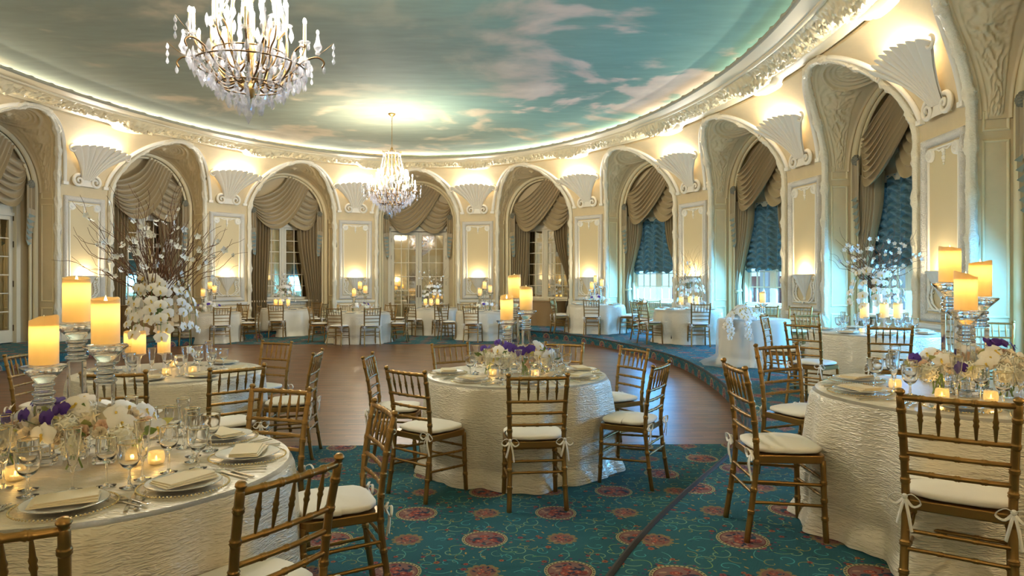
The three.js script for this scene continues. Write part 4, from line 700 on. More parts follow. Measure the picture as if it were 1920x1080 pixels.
function settings(key, angles, full, startLab) {
  const T = TAB[key];
  for (const deg of angles) {
    const a = deg * PI / 180, ux = sin(a), ud = -cos(a), tx = cos(a), td = sin(a), r = 0.583, turn = atan2(-ux, ud);
    const P = (rad, side) => [ux * rad + tx * side, ud * rad + td * side], on = `on the ${T.n}`, sd = sideOf(ux, -ud);
    if (full) place(charger, T, ...P(r, 0), turn, `beaded glass charger, ${sd} place ${on}`, `chargers ${on}`, 0.001);
    const pl = place(plate, T, ...P(r, 0), turn, `white china plate, ${sd} place ${on}`, `dinner plates ${on}`, full ? 0.01 : 0.002);
    const np = place(napkin, T, ...P(r, 0), turn + PI / 2 * 0 + rr(-0.25, 0.25), `folded beige napkin, ${sd} place ${on}`, `folded napkins ${on}`, full ? 0.0285 : 0.0205); np.rotation.x = 0;
    if (full) {
      for (const s of [-0.2, -0.232]) place(fork, T, ...P(r, s), turn + PI + rr(-0.06, 0.06), `silver fork, ${sd} place ${on}`, `forks ${on}`, 0.008);
      for (const s of [0.2, 0.232]) place(knife, T, ...P(r, s), turn + PI + rr(-0.05, 0.05), `silver knife, ${sd} place ${on}`, `knives ${on}`, 0.003);
    }
    const h = full ? 1 : 0, q = T.hi ? 1 : 0;
    for (const [nm, rad, side, txt] of [['goblet', 0.39, 0.17, 'gold-rimmed water goblet'], ['wine', 0.35, 0.075, 'gold-rimmed wine glass'], ['flute', 0.36, -0.025, 'gold-rimmed champagne flute']]) {
      if (!T.hi && nm === 'flute') continue;
      place(GLASSES[nm + q], T, ...P(rad + rr(-0.015, 0.015), side + rr(-0.015, 0.015)), rnd() * 6, `${txt}, ${sd} place ${on}`, `${nm}s ${on}`, 0.001);
    }
  }
}
seed = 2024;
settings('T1', [20, 58, 103, 148, -25, -70, -115, -165], true);
settings('T3', [8, -38, 60, 105, 150, -165, -90], true);
settings('T4', [-35, -90, -140, 10, 150], true);
settings('T2', [10, 50, 92, 155, -90, -40], false); settings('T5', [-55, -15, -120, 175, 85, 40], false);
for (const k of ['T7', 'T8', 'T9', 'T10', 'T11', 'T12', 'T13']) settings(k, [-60, -10, 40, 100, 180, -120], false);
// ---------------------------------------------------------------- candles
function waxGeo(r, h, dip, hi) { const n = hi ? 32 : 14; return grid(n, 12, (u, v) => { const a = u * 2 * PI, rim = h + dip * 0.5 * cos(a + 0.6) + 0.0015 * sin(a * 5); const P = [[0.0, 0], [r, 0], [r * 1.0, 0.004], [r, rim * 0.3], [r, rim * 0.6], [r, rim * 0.85], [r, rim - 0.004], [r * 0.985, rim], [r * 0.94, rim - 0.003], [r * 0.85, h - 0.022 - dip * 0.3], [r * 0.5, h - 0.028 - dip * 0.4], [r * 0.2, h - 0.03 - dip * 0.4], [0.0005, h - 0.03 - dip * 0.4]][Math.round(v * 12)]; return [cos(a) * P[0], P[1], sin(a) * P[0]]; }, null, true); }
const flameGeo = lathe([[0, 0], [0.005, 0.004], [0.0065, 0.01], [0.004, 0.02], [0, 0.032]], 10);
function candle(T, dx, dd, y, r, h, label, group, hi, dip = 0.02) {
  const pos = [T.pos[0] + dx, T.top + y, T.pos[2] - dd], g = thing('pillar_candle', label, 'candle', pos, rnd() * 6, group);
  part('wax', waxGeo(r, h, dip, hi), M.wax, g); const f = part('flame', flameGeo, M.flame, g); f.position.y = h - 0.02; f.scale.setScalar(r / 0.05);
  const l = new THREE.PointLight(FLAME, L.candle * (r / 0.05) ** 2, 0, 2); l.position.set(pos[0], pos[1] + h - 0.055, pos[2]); l.shadow.radius = 0.6; l.name = 'candle_light'; scene.add(l);
}
const ringDisc = (r, y, t) => lathe([[0, y], [r * 0.9, y], [r, y + t * 0.35], [r, y + t * 0.65], [r * 0.9, y + t], [0, y + t]], 20);
function crystalStand(h) {   // square glass column with stacked discs and a flared dish
  const g = [rbox(0.085, 0.03, 0.085, 0.004, 0, 0.015, 0), rbox(0.062, h - 0.2, 0.062, 0.004, 0, 0.03 + (h - 0.2) / 2, 0)], d = [];
  let y = h - 0.165; for (const r of [0.045, 0.036, 0.044, 0.034, 0.042]) { d.push(ringDisc(r, y, 0.017)); y += 0.018; }
  d.push(lathe([[0.0, y], [0.03, y], [0.045, y + 0.02], [0.07, y + 0.045], [0.088, y + 0.062], [0.09, y + 0.068], [0.085, y + 0.072], [0, h]], 12).toNonIndexed());
  return [g.map(clean), d.map(clean)];
}
function stand(T, dx, dd, h, label, group) {
  const g = thing('candle_stand', label, 'candle holder', [T.pos[0] + dx, T.top + 0.002, T.pos[2] - dd], 0.3, group), [a, b] = crystalStand(h);
  part('column', a, M.solidGlass, g); part('dish', b, M.solidGlass, g);
}
const ORD = ['shortest', 'tallest', 'middle-height'];
function tallTrio(key, list) {
  const T = TAB[key]; T.stands = list;
  list.forEach(([dx, dd, h], i) => { stand(T, dx, dd, h, `${ORD[i]} crystal candle stand on the ${T.n}`, 'crystal candle stands'); candle(T, dx, dd, h + 0.004, T.hi ? 0.055 : 0.052, T.hi ? 0.195 : 0.19, `ivory pillar candle on the ${ORD[i]} stand, ${T.n}`, 'pillar candles on stands', T.hi, i === 0 ? 0.035 : 0.015); });
}
tallTrio('T1', [[-0.26, 0.02, 0.425], [-0.19, 0.13, 0.6], [-0.02, 0.06, 0.51]]);
tallTrio('T3', [[-0.085, -0.05, 0.46], [-0.02, 0.08, 0.64], [0.08, 0.0, 0.54]]);
tallTrio('T4', [[-0.06, -0.1, 0.46], [-0.05, 0.05, 0.61], [0.1, 0.02, 0.53]]);
for (const k of ['T8', 'T9', 'T11', 'T13']) tallTrio(k, [[-0.12, -0.06, 0.42], [0.0, 0.08, 0.6], [0.16, -0.02, 0.5]]);
function shortTrio(key, list) {
  const T = TAB[key], hp = T.hi ? 0.17 : 0.1;
  for (const [dx, dd] of list) {
    const g = thing('candle_stand', `short clear glass candle stand on the ${T.n}`, 'candle holder', [T.pos[0] + dx, T.top + 0.002, T.pos[2] - dd], 0, `short glass stands on the ${T.n}`);
    part('foot', lathe([[0, 0], [0.045, 0.002], [0.045, 0.006], [0.012, 0.012], [0.01, hp * 0.6], [0.02, hp - 0.02], [0.058, hp - 0.004], [0.058, hp], [0, hp]], T.hi ? 20 : 10), M.crystal, g);
    candle(T, dx, dd, hp + 0.004, 0.052, 0.185, `ivory pillar candle at the foot of the vase, ${T.n}`, `pillar candles on the ${T.n}`, T.hi, 0.012);
  }
}
shortTrio('T2', [[-0.3, -0.1], [-0.17, -0.2], [0.0, -0.12]]); shortTrio('T5', [[-0.17, -0.1], [0.1, -0.05], [0.24, -0.1]]);
for (const k of ['T7', 'T10', 'T12']) shortTrio(k, [[-0.2, -0.15], [-0.02, -0.25], [0.16, -0.15]]);
{ const T = { pos: [4.05, PLAT, -11.55], top: PLAT + TH }; stand(T, 0.12, -0.1, 0.26, 'crystal candle stand on the small white table', 'crystal candle stands'); candle(T, 0.12, -0.1, 0.264, 0.05, 0.19, 'ivory pillar candle on the small white table', 'pillar candles on stands', 1); }
// votives
function votive(T, dx, dd) {
  const g = thing('votive_holder', `small glowing crackled glass votive on the ${T.n}`, 'votive', [T.pos[0] + dx, T.top + 0.002, T.pos[2] - dd], rnd() * 6, `votives on the ${T.n}`);
  part('cup', lathe([[0, 0.002], [0.026, 0.002], [0.032, 0.008], [0.034, 0.03], [0.031, 0.05], [0.03, 0.056]], 20), M.votiveGlass, g); part('tealight', new THREE.CylinderGeometry(0.019, 0.019, 0.014, 14).translate(0, 0.012, 0), M.china, g); const f = part('flame', flameGeo, M.flame, g); f.position.y = 0.018; f.scale.setScalar(0.7);
  const l = new THREE.PointLight(FLAME, L.votive, 0, 2); l.position.set(T.pos[0] + dx, T.top + 0.04, T.pos[2] - dd); l.shadow.radius = 0.5; scene.add(l);
}
M.votiveGlass = phys(0xfbeecb, 0.45, { transmission: 0.75, thickness: 0, bumpMap: ornateBump, bumpScale: 0.004 });
for (const [k, l] of [['T1', [[-0.3, -0.25], [-0.21, -0.22], [0.13, 0.0], [0.22, 0.02], [-0.02, 0.3]]], ['T3', [[0.15, -0.2], [-0.2, -0.15], [0.25, 0.1]]], ['T4', [[-0.25, -0.2], [-0.05, -0.28], [-0.3, 0.15]]], ['T2', [[0.1, -0.28], [0.26, -0.15], [-0.1, 0.25]]], ['T5', [[-0.28, -0.25], [0.0, -0.3]]]]) for (const [a, b] of l) votive(TAB[k], a, b);
// ---------------------------------------------------------------- flowers
function petal(w, l, cup, n = 4, wav = 0) {   // lies along +y, cups towards +z
  return grid(n, n, (u, v) => { const x = (u - 0.5) * 2, k = pow(sin(PI * clamp(0.08 + 0.9 * v)), 0.75); return [x * w * k, v * l, cup * (v * v * l + 0.6 * x * x * w * k) + wav * sin(u * 9 + v * 5) * v]; });
}
const orchidPetals = (s, n) => merge([...[0, 2.25, -2.25].map((a) => at(petal(0.014 * s, 0.036 * s, -0.25, n), 0, 0, 0, 0, 0, a)), ...[1.35, -1.35].map((a) => at(petal(0.023 * s, 0.04 * s, -0.15, n, 0.001), 0, 0, 0.002, 0, 0, a))]);
const lipGeo = (s) => merge([at(petal(0.006 * s, 0.016 * s, 0.9, 2), 0, 0, 0.004, 0.5, 0, PI), at(new THREE.SphereGeometry(0.0045 * s, 6, 4), 0, 0.001, 0.006)].map(clean));
function blossomGeo() { return merge([0, 1, 2, 3, 4].map((i) => at(petal(0.011, 0.024, 0.35, 2), 0, 0, 0, 0.2, 0, i * 2 * PI / 5))); }
function roseGeo() { const gs = []; for (let i = 0; i < 13; i++) { const t = i / 13, a = i * 2.4, open = 0.12 + 0.85 * t * t; gs.push(at(petal(0.014 + 0.016 * t, 0.03 + 0.014 * t, 0.7 - 0.5 * t, 3), sin(a) * 0.003, -0.008 * t, cos(a) * 0.003, open, a, 0, 1)); } return merge(gs).translate(0, -0.012, 0); }
function hydrangeaGeo(n = 34) { const gs = []; for (let i = 0; i < n; i++) { const y = 1 - (i + 0.5) / n * 1.5, r = sqrt(max(0, 1 - y * y)), a = i * 2.4, q = new THREE.Quaternion().setFromUnitVectors(V(0, 0, 1), V(cos(a) * r, y, sin(a) * r).normalize()); const f = merge([0, 1, 2, 3].map((k) => at(petal(0.012, 0.019, 0.3, 1), 0, 0, 0.0, 0, 0, k * PI / 2 + a))); f.applyQuaternion(q).translate(cos(a) * r * 0.042, y * 0.038, sin(a) * r * 0.042); gs.push(f); } gs.push(new THREE.SphereGeometry(0.036, 10, 7)); return merge(gs.map(clean)); }
const FG = { orchid: orchidPetals(1.25, 4), orchidLo: orchidPetals(1.4, 2), lip: lipGeo(1.25), vanda: orchidPetals(1.05, 4), vandaLip: lipGeo(1.0), blossom: blossomGeo(), rose: roseGeo(), hyd: hydrangeaGeo(), hydLo: hydrangeaGeo(14), leaf: petal(0.016, 0.07, -0.2, 3) };
const UPZ = V(0, 0, 1), UPY = V(0, 1, 0);
function bloom(name, geo, mat, parent, p, dir, s = 1, sub, axis = UPZ) {
  const m = part(name, geo, mat, parent); m.position.copy(p); m.quaternion.setFromUnitVectors(axis, dir.clone().normalize()); m.rotateOnAxis(axis, rr(-0.5, 0.5)); m.scale.setScalar(s);
  if (sub) part(sub[0], sub[1], sub[2], m); return m;
}
// tall vase: stemmed glass, branches, blossoms on them, orchid sprays falling from the mouth
function tallArrangement(pos, sd, label, o = {}) {
  const { nb = 34, ns = 13, per = 5, nbl = 62, twig = M.twig, hi = true, spread = 1, h0 = 0.46, lean = 0, tall = 1 } = o; seed = sd;
  const g = thing('tall_flower_vase', label, 'flower vase', pos, 0, 'tall orchid and branch vases'), mouth = h0 + 0.2;
  const v = part('vase', [lathe([[0, 0.002], [0.075, 0.003], [0.076, 0.007], [0.02, 0.014], [0.009, 0.03], [0.008, h0 - 0.03], [0.014, h0 - 0.012], [0.05, h0 - 0.004], [0.055, h0], [0.056, mouth]], hi ? 24 : 10)], M.glass, g);
  part('stems', merge(Array.from({ length: hi ? 14 : 5 }, (_, i) => { const a = i * 2.4, b = a + rr(1, 2.4); return sweep([[cos(a) * 0.035, h0 + 0.01, sin(a) * 0.035], [cos(b) * 0.03, mouth + 0.02, sin(b) * 0.03]], 0.004, 5); })), M.leaf, g);
  const tips = [];
  for (let i = 0; i < nb; i++) {
    const a = i * 2.399 + rr(-0.3, 0.3), flat = i % 3 === 0, tilt = flat ? rr(1.0, 1.35) : rr(0.1, 0.85), len = (flat ? rr(0.75, 1.0) : rr(0.75, 1.15)) * spread, pts = []; let p = V(cos(a) * 0.02, mouth - 0.1, sin(a) * 0.02), d = V(cos(a) * sin(tilt * 0.5), cos(tilt * 0.5), sin(a) * sin(tilt * 0.5));
    const n = hi ? 15 : 8, end = V(cos(a) * sin(tilt) + lean, cos(tilt) * tall, sin(a) * sin(tilt)); let w1 = rr(0, 6), w2 = rr(0, 6);
    for (let j = 0; j <= n; j++) { pts.push(p.clone()); d.lerp(end, 0.16).normalize(); const wob = V(sin(w1 + j * 0.9), sin(w2 + j * 1.1), cos(w1 + j * 0.7)).multiplyScalar(0.42); p = p.clone().addScaledVector(d.clone().add(wob).normalize(), len / n); }
    part('branch', sweep(pts, (t) => lerp(0.0052, 0.0014, t), hi ? 5 : 3), twig, g); tips.push(pts);
    if (hi && i % 2) { const q = pts[8], pts2 = []; let e = q.clone(), dd = end.clone().add(V(rr(-0.8, 0.8), rr(-0.3, 0.8), rr(-0.8, 0.8))).normalize(); for (let j = 0; j < 8; j++) { pts2.push(e.clone()); e = e.clone().addScaledVector(dd.clone().add(V(sin(j + w1), sin(j * 1.3), cos(j + w2)).multiplyScalar(0.35)).normalize(), 0.045); } part('twig', sweep(pts2, (t) => lerp(0.003, 0.001, t), 4), twig, g); tips.push(pts2); }
  }
  for (let i = 0; i < nbl; i++) { const t = tips[i % tips.length], p = t[floor(rr(0.4, 0.98) * (t.length - 1))].clone().add(V(rr(-0.015, 0.015), rr(-0.01, 0.02), rr(-0.015, 0.015))); bloom('blossom', FG.blossom, M.blossom, g, p, V(rr(-1, 1), rr(-0.2, 1), rr(-0.3, 1.2)), rr(0.9, 1.5)); }
  for (let i = 0; i < ns; i++) {
    const a = i * 2 * PI / ns + rr(-0.2, 0.2), out = rr(0.2, 0.33), drop = rr(0.14, 0.36) * (i % 3 ? 1 : 1.45), pts = spline([[cos(a) * 0.03, mouth, sin(a) * 0.03], [cos(a) * out * 0.6, mouth + rr(0.08, 0.16), sin(a) * out * 0.6], [cos(a) * out, mouth - drop * 0.25, sin(a) * out], [cos(a) * out * 1.08, mouth - drop, sin(a) * out * 1.08]], 20);
    part('spray_stem', sweep(pts, 0.0025, 4), M.leaf, g);
    for (let j = 0; j < per; j++) { const p = pts[floor(lerp(4, 20, j / (per - 1)))], dir = V(cos(a) + rr(-0.3, 0.3), 0.25 + rr(-0.2, 0.25), sin(a) + rr(-0.3, 0.3)); bloom('orchid_bloom', hi ? FG.orchid : FG.orchidLo, M.orchid, g, p.clone().addScaledVector(dir.clone().normalize(), 0.02), dir, rr(0.95, 1.3), hi ? ['lip', FG.lip, M.orchidLip] : null); }
  }
  return g;
}
const onT = (k) => [TAB[k].pos[0], TAB[k].top + 0.002, TAB[k].pos[2]];
tallArrangement([TAB.T2.pos[0] - 0.1, TAB.T2.top + 0.002, TAB.T2.pos[2]], 31, 'tall glass vase with white orchids and dark curling branches on the parquet table', { nb: 76, ns: 18, per: 6, nbl: 96, tall: 1.25, spread: 1.1 });
tallArrangement(onT('T5'), 57, 'tall glass vase of white orchids and blossoming branches on the platform', { nb: 40, ns: 12, per: 5, nbl: 66, spread: 0.85, h0: 0.42 });
tallArrangement(onT('T7'), 91, 'tall vase with pale bare branches over white orchids near two blue shades', { nb: 40, ns: 10, per: 4, nbl: 16, twig: M.twigPale, hi: false, spread: 0.95, h0: 0.36, tall: 1.3 });
tallArrangement(onT('T10'), 13, 'tall orchid vase with spreading branches before the far double door', { nb: 18, ns: 10, per: 4, nbl: 24, hi: false, spread: 0.95, h0: 0.36 });
tallArrangement(onT('T12'), 17, 'tall orchid vase with upright branches before the mirrored window', { nb: 18, ns: 10, per: 4, nbl: 22, hi: false, spread: 0.85, h0: 0.36, tall: 1.5 });
// low mixed centrepiece
function lowArrangement(key, sd, label, o = {}) {
  const { rx = 0.34, rz = 0.24, n = 46, hi = true, dx = 0, dd = 0, peach = 0.5 } = o, T = TAB[key]; seed = sd;
  const g = thing('low_centrepiece', label, 'flowers', [T.pos[0] + dx, T.top + 0.002, T.pos[2] - dd], 0, 'low mixed flower centrepieces');
  for (const [x, z] of hi ? [[-rx * 0.7, rz * 0.35], [-rx * 0.3, -rz * 0.6], [rx * 0.2, rz * 0.6], [rx * 0.7, -rz * 0.1], [rx * 0.25, -rz * 0.6]] : [[-rx * 0.5, 0], [rx * 0.5, 0]]) { const vs = part('vase', lathe([[0, 0.003], [0.042, 0.003], [0.045, 0.008], [0.047, 0.06], [0.05, 0.11]], hi ? 20 : 10), M.glass, g); vs.position.set(x, 0, z); const w = part('stems', merge([0, 1, 2, 3, 4].map((i) => sweep([[cos(i) * 0.03, 0.01, sin(i * 2) * 0.03], [cos(i + 1.5) * 0.025, 0.12, sin(i * 2 + 1.5) * 0.025]], 0.004, 5))), M.leaf, g); w.position.set(x, 0, z); }
  for (let i = 0; i < n; i++) {
    const a = i * 2.399, q = sqrt((i + 0.5) / n), x = cos(a) * q * rx, z = sin(a) * q * rz, y = 0.125 + 0.11 * (1 - q * q) + rr(-0.015, 0.02), p = V(x, y, z), d = V(cos(a) * q * 1.1, 1.15 - q * 0.75, sin(a) * q * 1.1 + 0.15), kind = [7, 0, 5, 9, 3, 8, 5, 7, 9, 2, 8, 0][floor(rnd() * 12)];
    if ((T.stands ?? []).some(([sx, sdd]) => hypot(dx + x - sx, -dd + z + sdd) < 0.075)) continue;
    if (kind < 2) bloom('rose', FG.rose, rnd() < peach ? M.rose : M.roseCream, g, p, d, rr(1.05, 1.4), null, UPY);
    else if (kind < 5) bloom('hydrangea', hi ? FG.hyd : FG.hydLo, M.hydrangea, g, p.add(V(0, -0.015, 0)), d, rr(1.0, 1.35), null, UPY);
    else if (kind < 7) bloom('purple_orchid', FG.vanda, M.purple, g, p.add(V(0, 0.045, 0)), d.add(V(rr(-0.4, 0.4), -0.1, 0.4)), rr(0.9, 1.15), hi ? ['lip', FG.vandaLip, M.purple] : null);
    else if (kind < 9) bloom('white_orchid', FG.orchid, M.orchid, g, p.add(V(0, 0.03, 0)), d.add(V(0, -0.2, 0.3)), rr(0.95, 1.25), hi ? ['lip', FG.lip, M.orchidLip] : null);
    else { bloom('rose', FG.rose, M.roseCream, g, p, d, rr(0.9, 1.2), null, UPY); }
    if (hi && i % 3 === 0) bloom('leaf', FG.leaf, i % 2 ? M.leaf : M.paleLeaf, g, V(x * 1.04, y - 0.02, z * 1.04), V(d.x * 1.3, 0.35, d.z * 1.3), rr(0.8, 1.3), null, UPY);
  }
}
lowArrangement('T1', 3, 'low centrepiece of cream roses, purple orchids and hydrangea among the thickest candles', { rx: 0.36, rz: 0.22, n: 78, dx: -0.14, dd: 0.06, peach: 0.6 });
lowArrangement('T3', 8, 'low centrepiece of white flowers and purple orchids on the carpet-edge table', { rx: 0.34, rz: 0.23, n: 72, dx: 0.0, dd: -0.02, peach: 0.3 });
lowArrangement('T4', 5, 'low centrepiece of peach roses and purple orchids on the platform table', { rx: 0.36, rz: 0.22, n: 72, dx: 0.05, dd: -0.02, peach: 0.9 });
for (const [k, s] of [['T8', 11], ['T9', 15], ['T11', 19], ['T13', 23]]) lowArrangement(k, s, `low white centrepiece with purple orchids on the ${TAB[k].n}`, { rx: 0.3, rz: 0.24, n: 22, hi: false, peach: 0.6 });
{ // cascade bouquet on the small white table
  seed = 66; const g = thing('cascade_bouquet', 'white orchid bouquet cascading off the small white table', 'flowers', [3.72, PLAT + TH + 0.004, -11.2], 0);
  for (let i = 0; i < 60; i++) { const a = rnd() * 7, q = sqrt(rnd()), x = cos(a) * q * 0.3, z = sin(a) * q * 0.2 + 0.06, y = 0.03 + 0.2 * (1 - q * q) - (x < -0.12 ? (-x - 0.12) * 0.9 : 0); bloom('orchid_bloom', FG.orchid, M.orchid, g, V(x, y, z), V(cos(a) * q, 0.7, sin(a) * q + 0.4), rr(1.1, 1.5), ['lip', FG.lip, M.orchidLip]); }
  for (let i = 0; i < 22; i++) { const side = i % 2 ? -0.26 : 0.02, t = floor(i / 2) / 10; bloom('orchid_bloom', FG.orchid, M.orchid, g, V(side + rr(-0.03, 0.03), 0.02 - 0.3 * t, 0.3 + rr(-0.02, 0.02)), V(rr(-0.4, 0.4), 0.2, 1), rr(0.85, 1.05), ['lip', FG.lip, M.orchidLip]); }
  for (let i = 0; i < 5; i++) bloom('hydrangea', FG.hyd, M.hydrangea, g, V(0.22 + rr(-0.06, 0.08), 0.08 + rr(0, 0.06), rr(-0.1, 0.12)), V(0.4, 1, 0.3), 1.3, null, UPY);
}
// ---------------------------------------------------------------- crystal chandeliers
const dropGeo = new THREE.LatheGeometry([[0, -0.05], [0.012, -0.036], [0.0155, -0.02], [0.009, 0], [0.003, 0.016], [0, 0.018]].map((p) => new THREE.Vector2(...p)), 6).toNonIndexed(); dropGeo.computeVertexNormals();
const kiteGeo = new THREE.LatheGeometry([[0, -0.07], [0.02, -0.03], [0.016, -0.005], [0.004, 0.02], [0, 0.024]].map((p) => new THREE.Vector2(...p)), 6).scale(1, 1, 0.45).toNonIndexed(); kiteGeo.computeVertexNormals();
const obelisk = new THREE.LatheGeometry([[0, 0], [0.022, 0.004], [0.026, 0.02], [0.018, 0.035], [0.04, 0.07], [0.042, 0.085], [0.024, 0.12], [0.012, 0.19], [0.008, 0.2], [0.017, 0.215], [0.015, 0.235], [0, 0.248]].map((p) => new THREE.Vector2(...p)), 8).toNonIndexed(); obelisk.computeVertexNormals();
const bobeche = lathe([[0.012, 0], [0.03, 0.002], [0.052, 0.012], [0.053, 0.016], [0.03, 0.008], [0.012, 0.006]], 12);
const bead = new THREE.OctahedronGeometry(0.0085, 0);
function makeChandelier() {
  const g = new THREE.Group(); g.name = 'crystal_chandelier'; g.userData.category = 'chandelier'; seed = 808; const lights = [];
  const H = CEIL - 3.09;   // local y = 0 at the lowest drop, ceiling at H
  part('canopy', lathe([[0, H - 0.08], [0.02, H - 0.08], [0.03, H - 0.06], [0.075, H - 0.035], [0.09, H - 0.008], [0.09, H - 0.001], [0, H - 0.001]], 20), M.brass, g);
  const nl = floor((H - 0.08 - 1.68) / 0.034); for (let i = 0; i < nl; i++) { const c = part('chain_link', chainGeo, M.brass, g); c.position.y = 1.7 + i * 0.034; c.rotation.y = i % 2 ? PI / 2 : 0; }
  part('stem', lathe([[0, 0.2], [0.03, 0.22], [0.05, 0.28], [0.03, 0.33], [0.014, 0.36], [0.014, 0.6], [0.05, 0.66], [0.03, 0.74], [0.012, 0.8], [0.012, 1.1], [0.035, 1.16], [0.012, 1.24], [0.012, 1.55], [0.04, 1.6], [0.02, 1.68], [0, 1.69]], 14), M.brass, g);
  const pend = (p, s = 1, kite = false) => { const m = part('crystal_drop', kite ? kiteGeo : dropGeo, M.drop, g); m.position.copy(p); m.rotation.y = rnd() * 6; m.scale.setScalar(s); };
  const candleAt = (p) => {
    const b = part('drip_pan', bobeche, M.crystal, g); b.position.copy(p); const c = part('candle_sleeve', sleeveGeo, M.sleeve, g); c.position.copy(p); const f = part('bulb', bulbGeo, M.bulb, g); f.position.set(p.x, p.y + 0.19, p.z); lights.push([p.x, p.y + 0.215, p.z]);
    for (let i = 0; i < 4; i++) { const a = i * PI / 2 + 0.4; pend(V(p.x + cos(a) * 0.05, p.y - 0.012, p.z + sin(a) * 0.05), 0.75); }
  };
  const arm = (a, r, yTop, y0, mid) => { const c = cos(a), s = sin(a); part('arm', sweep(spline([[c * 0.07, y0, s * 0.07], [c * r * 0.45, y0 - 0.06, s * r * 0.45], [c * r * 0.72, y0 + 0.08, s * r * 0.72], [c * r * 0.8, mid, s * r * 0.8], [c * r * 0.93, mid + 0.06, s * r * 0.93], [c * r, yTop - 0.03, s * r], [c * r, yTop, s * r]], 26), (t) => lerp(0.011, 0.007, t), 7), M.darkBrass, g); };
  for (let i = 0; i < 12; i++) { const a = i * PI / 6 + 0.13, r = i % 2 ? 0.57 : 0.5, y = i % 2 ? 0.68 : 0.78; arm(a, r, y, 0.38, 0.6); candleAt(V(cos(a) * r, y, sin(a) * r)); }
  for (let i = 0; i < 8; i++) { const a = i * PI / 4 + 0.4; arm(a, 0.33, 0.92, 0.55, 0.8); candleAt(V(cos(a) * 0.33, 0.92, sin(a) * 0.33)); }
  for (let i = 0; i < 6; i++) { const a = i * PI / 3 + 0.4, c = cos(a), s = sin(a); const sp = part('crystal_spire', obelisk, M.drop, g); sp.position.set(c * 0.64, 0.62, s * 0.64); part('scroll_arm', sweep(spline([[c * 0.1, 0.36, s * 0.1], [c * 0.35, 0.42, s * 0.35], [c * 0.5, 0.56, s * 0.5], [c * 0.64, 0.6, s * 0.64], [c * 0.7, 0.55, s * 0.7], [c * 0.68, 0.5, s * 0.68]], 20), 0.009, 6), M.darkBrass, g); pend(V(c * 0.7, 0.5, s * 0.7), 1.2); part('wire', sweep(spline([[c * 0.64, 0.62, s * 0.64], [c * 0.72, 0.68, s * 0.72], [c * 0.79, 0.74, s * 0.79]], 8), 0.003, 4), M.darkBrass, g); for (let j = 0; j < 3; j++) pend(V(c * 0.79, 0.72 - j * 0.07, s * 0.79), 1.0); }
  for (let i = 0; i < 8; i++) { const a = i * PI / 4, c = cos(a), s = sin(a); part('cage_rib', sweep(spline([[c * 0.06, 0.3, s * 0.06], [c * 0.3, 0.45, s * 0.3], [c * 0.36, 0.75, s * 0.36], [c * 0.3, 1.05, s * 0.3], [c * 0.14, 1.3, s * 0.14], [c * 0.17, 1.5, s * 0.17], [c * 0.24, 1.58, s * 0.24]], 30), 0.009, 6), M.brass, g); }
  part('hoop', [new THREE.TorusGeometry(0.34, 0.008, 6, 36).rotateX(PI / 2).translate(0, 0.62, 0), new THREE.TorusGeometry(0.5, 0.008, 6, 44).rotateX(PI / 2).translate(0, 0.5, 0), new THREE.TorusGeometry(0.2, 0.008, 6, 30).rotateX(PI / 2).translate(0, 1.55, 0), new THREE.TorusGeometry(0.3, 0.008, 6, 36).rotateX(PI / 2).translate(0, 0.32, 0)], M.darkBrass, g);
  for (const [r, y, n, s] of [[0.54, 0.56, 30, 1.3], [0.5, 0.47, 34, 1.3], [0.44, 0.4, 28, 1.3], [0.36, 0.36, 24, 1.25], [0.3, 0.28, 22, 1.25], [0.2, 0.21, 14, 1.25], [0.1, 0.14, 8, 1.2], [0.02, 0.09, 1, 1.5], [0.2, 1.54, 14, 1.1], [0.34, 0.62, 20, 1.4], [0.3, 0.74, 12, 1.5]]) for (let i = 0; i < n; i++) { const a = i / n * 2 * PI + y * 9; pend(V(cos(a) * r, y + rr(-0.025, 0.025), sin(a) * r), s * rr(1.0, 1.4), i % 3 === 0); }
  for (let i = 0; i < 30; i++) { const a = rnd() * 7, r = rr(0.1, 0.4), m = part('crystal_drop', kiteGeo, M.drop, g); m.position.set(cos(a) * r, rr(0.7, 1.2), sin(a) * r); m.scale.setScalar(1.5); m.rotation.y = rnd() * 6; }
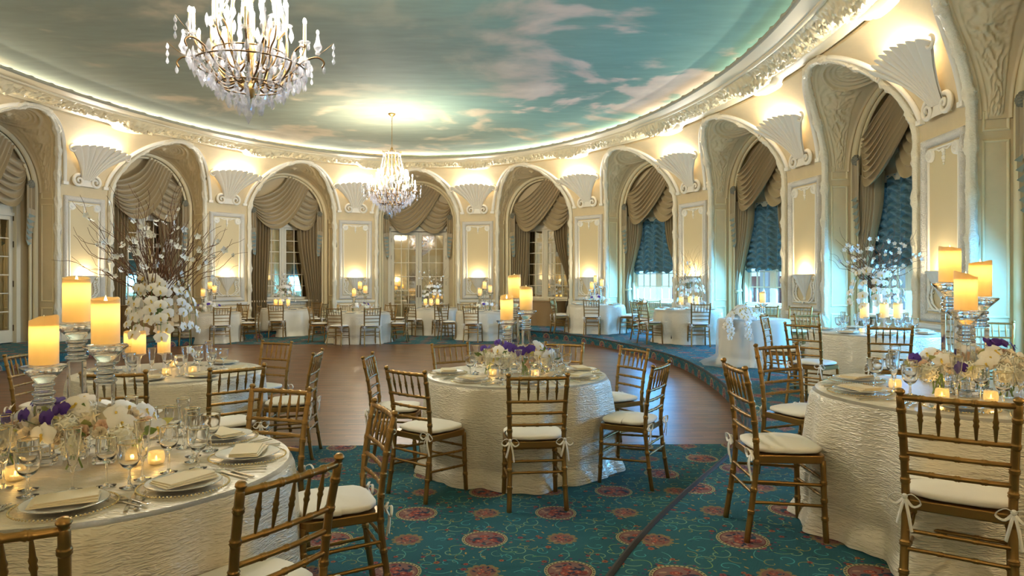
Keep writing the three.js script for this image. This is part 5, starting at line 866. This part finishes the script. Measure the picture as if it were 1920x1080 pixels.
  const strand = (A, B, sag, n) => { const gs = []; for (let i = 0; i <= n; i++) { const t = i / n, p = A.clone().lerp(B, t); p.y -= sag * sin(PI * t); gs.push(at(bead, p.x, p.y, p.z, t * 9, t * 7, 0, 1)); } part('bead_strand', merge(gs), M.drop, g); };
  for (let i = 0; i < 16; i++) { const a = i * PI / 8; strand(V(cos(a) * 0.2, 1.55, sin(a) * 0.2), V(cos(a) * 0.33, 0.95, sin(a) * 0.33), 0.06, 30); strand(V(cos(a) * 0.34, 0.62, sin(a) * 0.34), V(cos(a + 0.39) * 0.34, 0.62, sin(a + 0.39) * 0.34), 0.07, 10); strand(V(cos(a) * 0.5, 0.5, sin(a) * 0.5), V(cos(a) * 0.1, 0.16, sin(a) * 0.1), 0.05, 26); strand(V(cos(a) * 0.34, 0.62, sin(a) * 0.34), V(cos(a) * 0.5, 0.5, sin(a) * 0.5), 0.05, 10); }
  g.userData.lights = lights; return g;
}
M.sleeve = std(0xe9d9a8, 0.6); const sleeveGeo = new THREE.CylinderGeometry(0.0125, 0.0125, 0.18, 10).translate(0, 0.1, 0), bulbGeo = lathe([[0, 0], [0.011, 0.003], [0.0155, 0.018], [0.011, 0.04], [0.003, 0.056], [0, 0.058]], 10);
const chainGeo = new THREE.TorusGeometry(0.014, 0.0038, 5, 12).scale(0.75, 1.45, 1);
{
  const proto = makeChandelier(), lts = proto.userData.lights; delete proto.userData.lights;
  for (const [x, d, lab] of [[-2.5, 6.58, 'large crystal chandelier with brass arms hanging nearest the carpet end'], [-2.88, 16.5, 'crystal chandelier hanging on its chain nearest the far double door']]) {
    const c = copyOf(proto, [x, 3.09, -d], d * 0.7, lab, 'crystal chandeliers');
    for (const p of lts) { const q = V(...p).applyEuler(new THREE.Euler(0, d * 0.7, 0)).add(c.position), l = new THREE.PointLight(BULB, L.bulb, 0, 2); l.position.copy(q); l.shadow.radius = 0.7; l.name = 'bulb_light'; scene.add(l); }
  }
}
scene.traverse((o) => { if (o.isLight && !o.isRectAreaLight) { o.castShadow = true; } });
renderer.render(scene, camera);
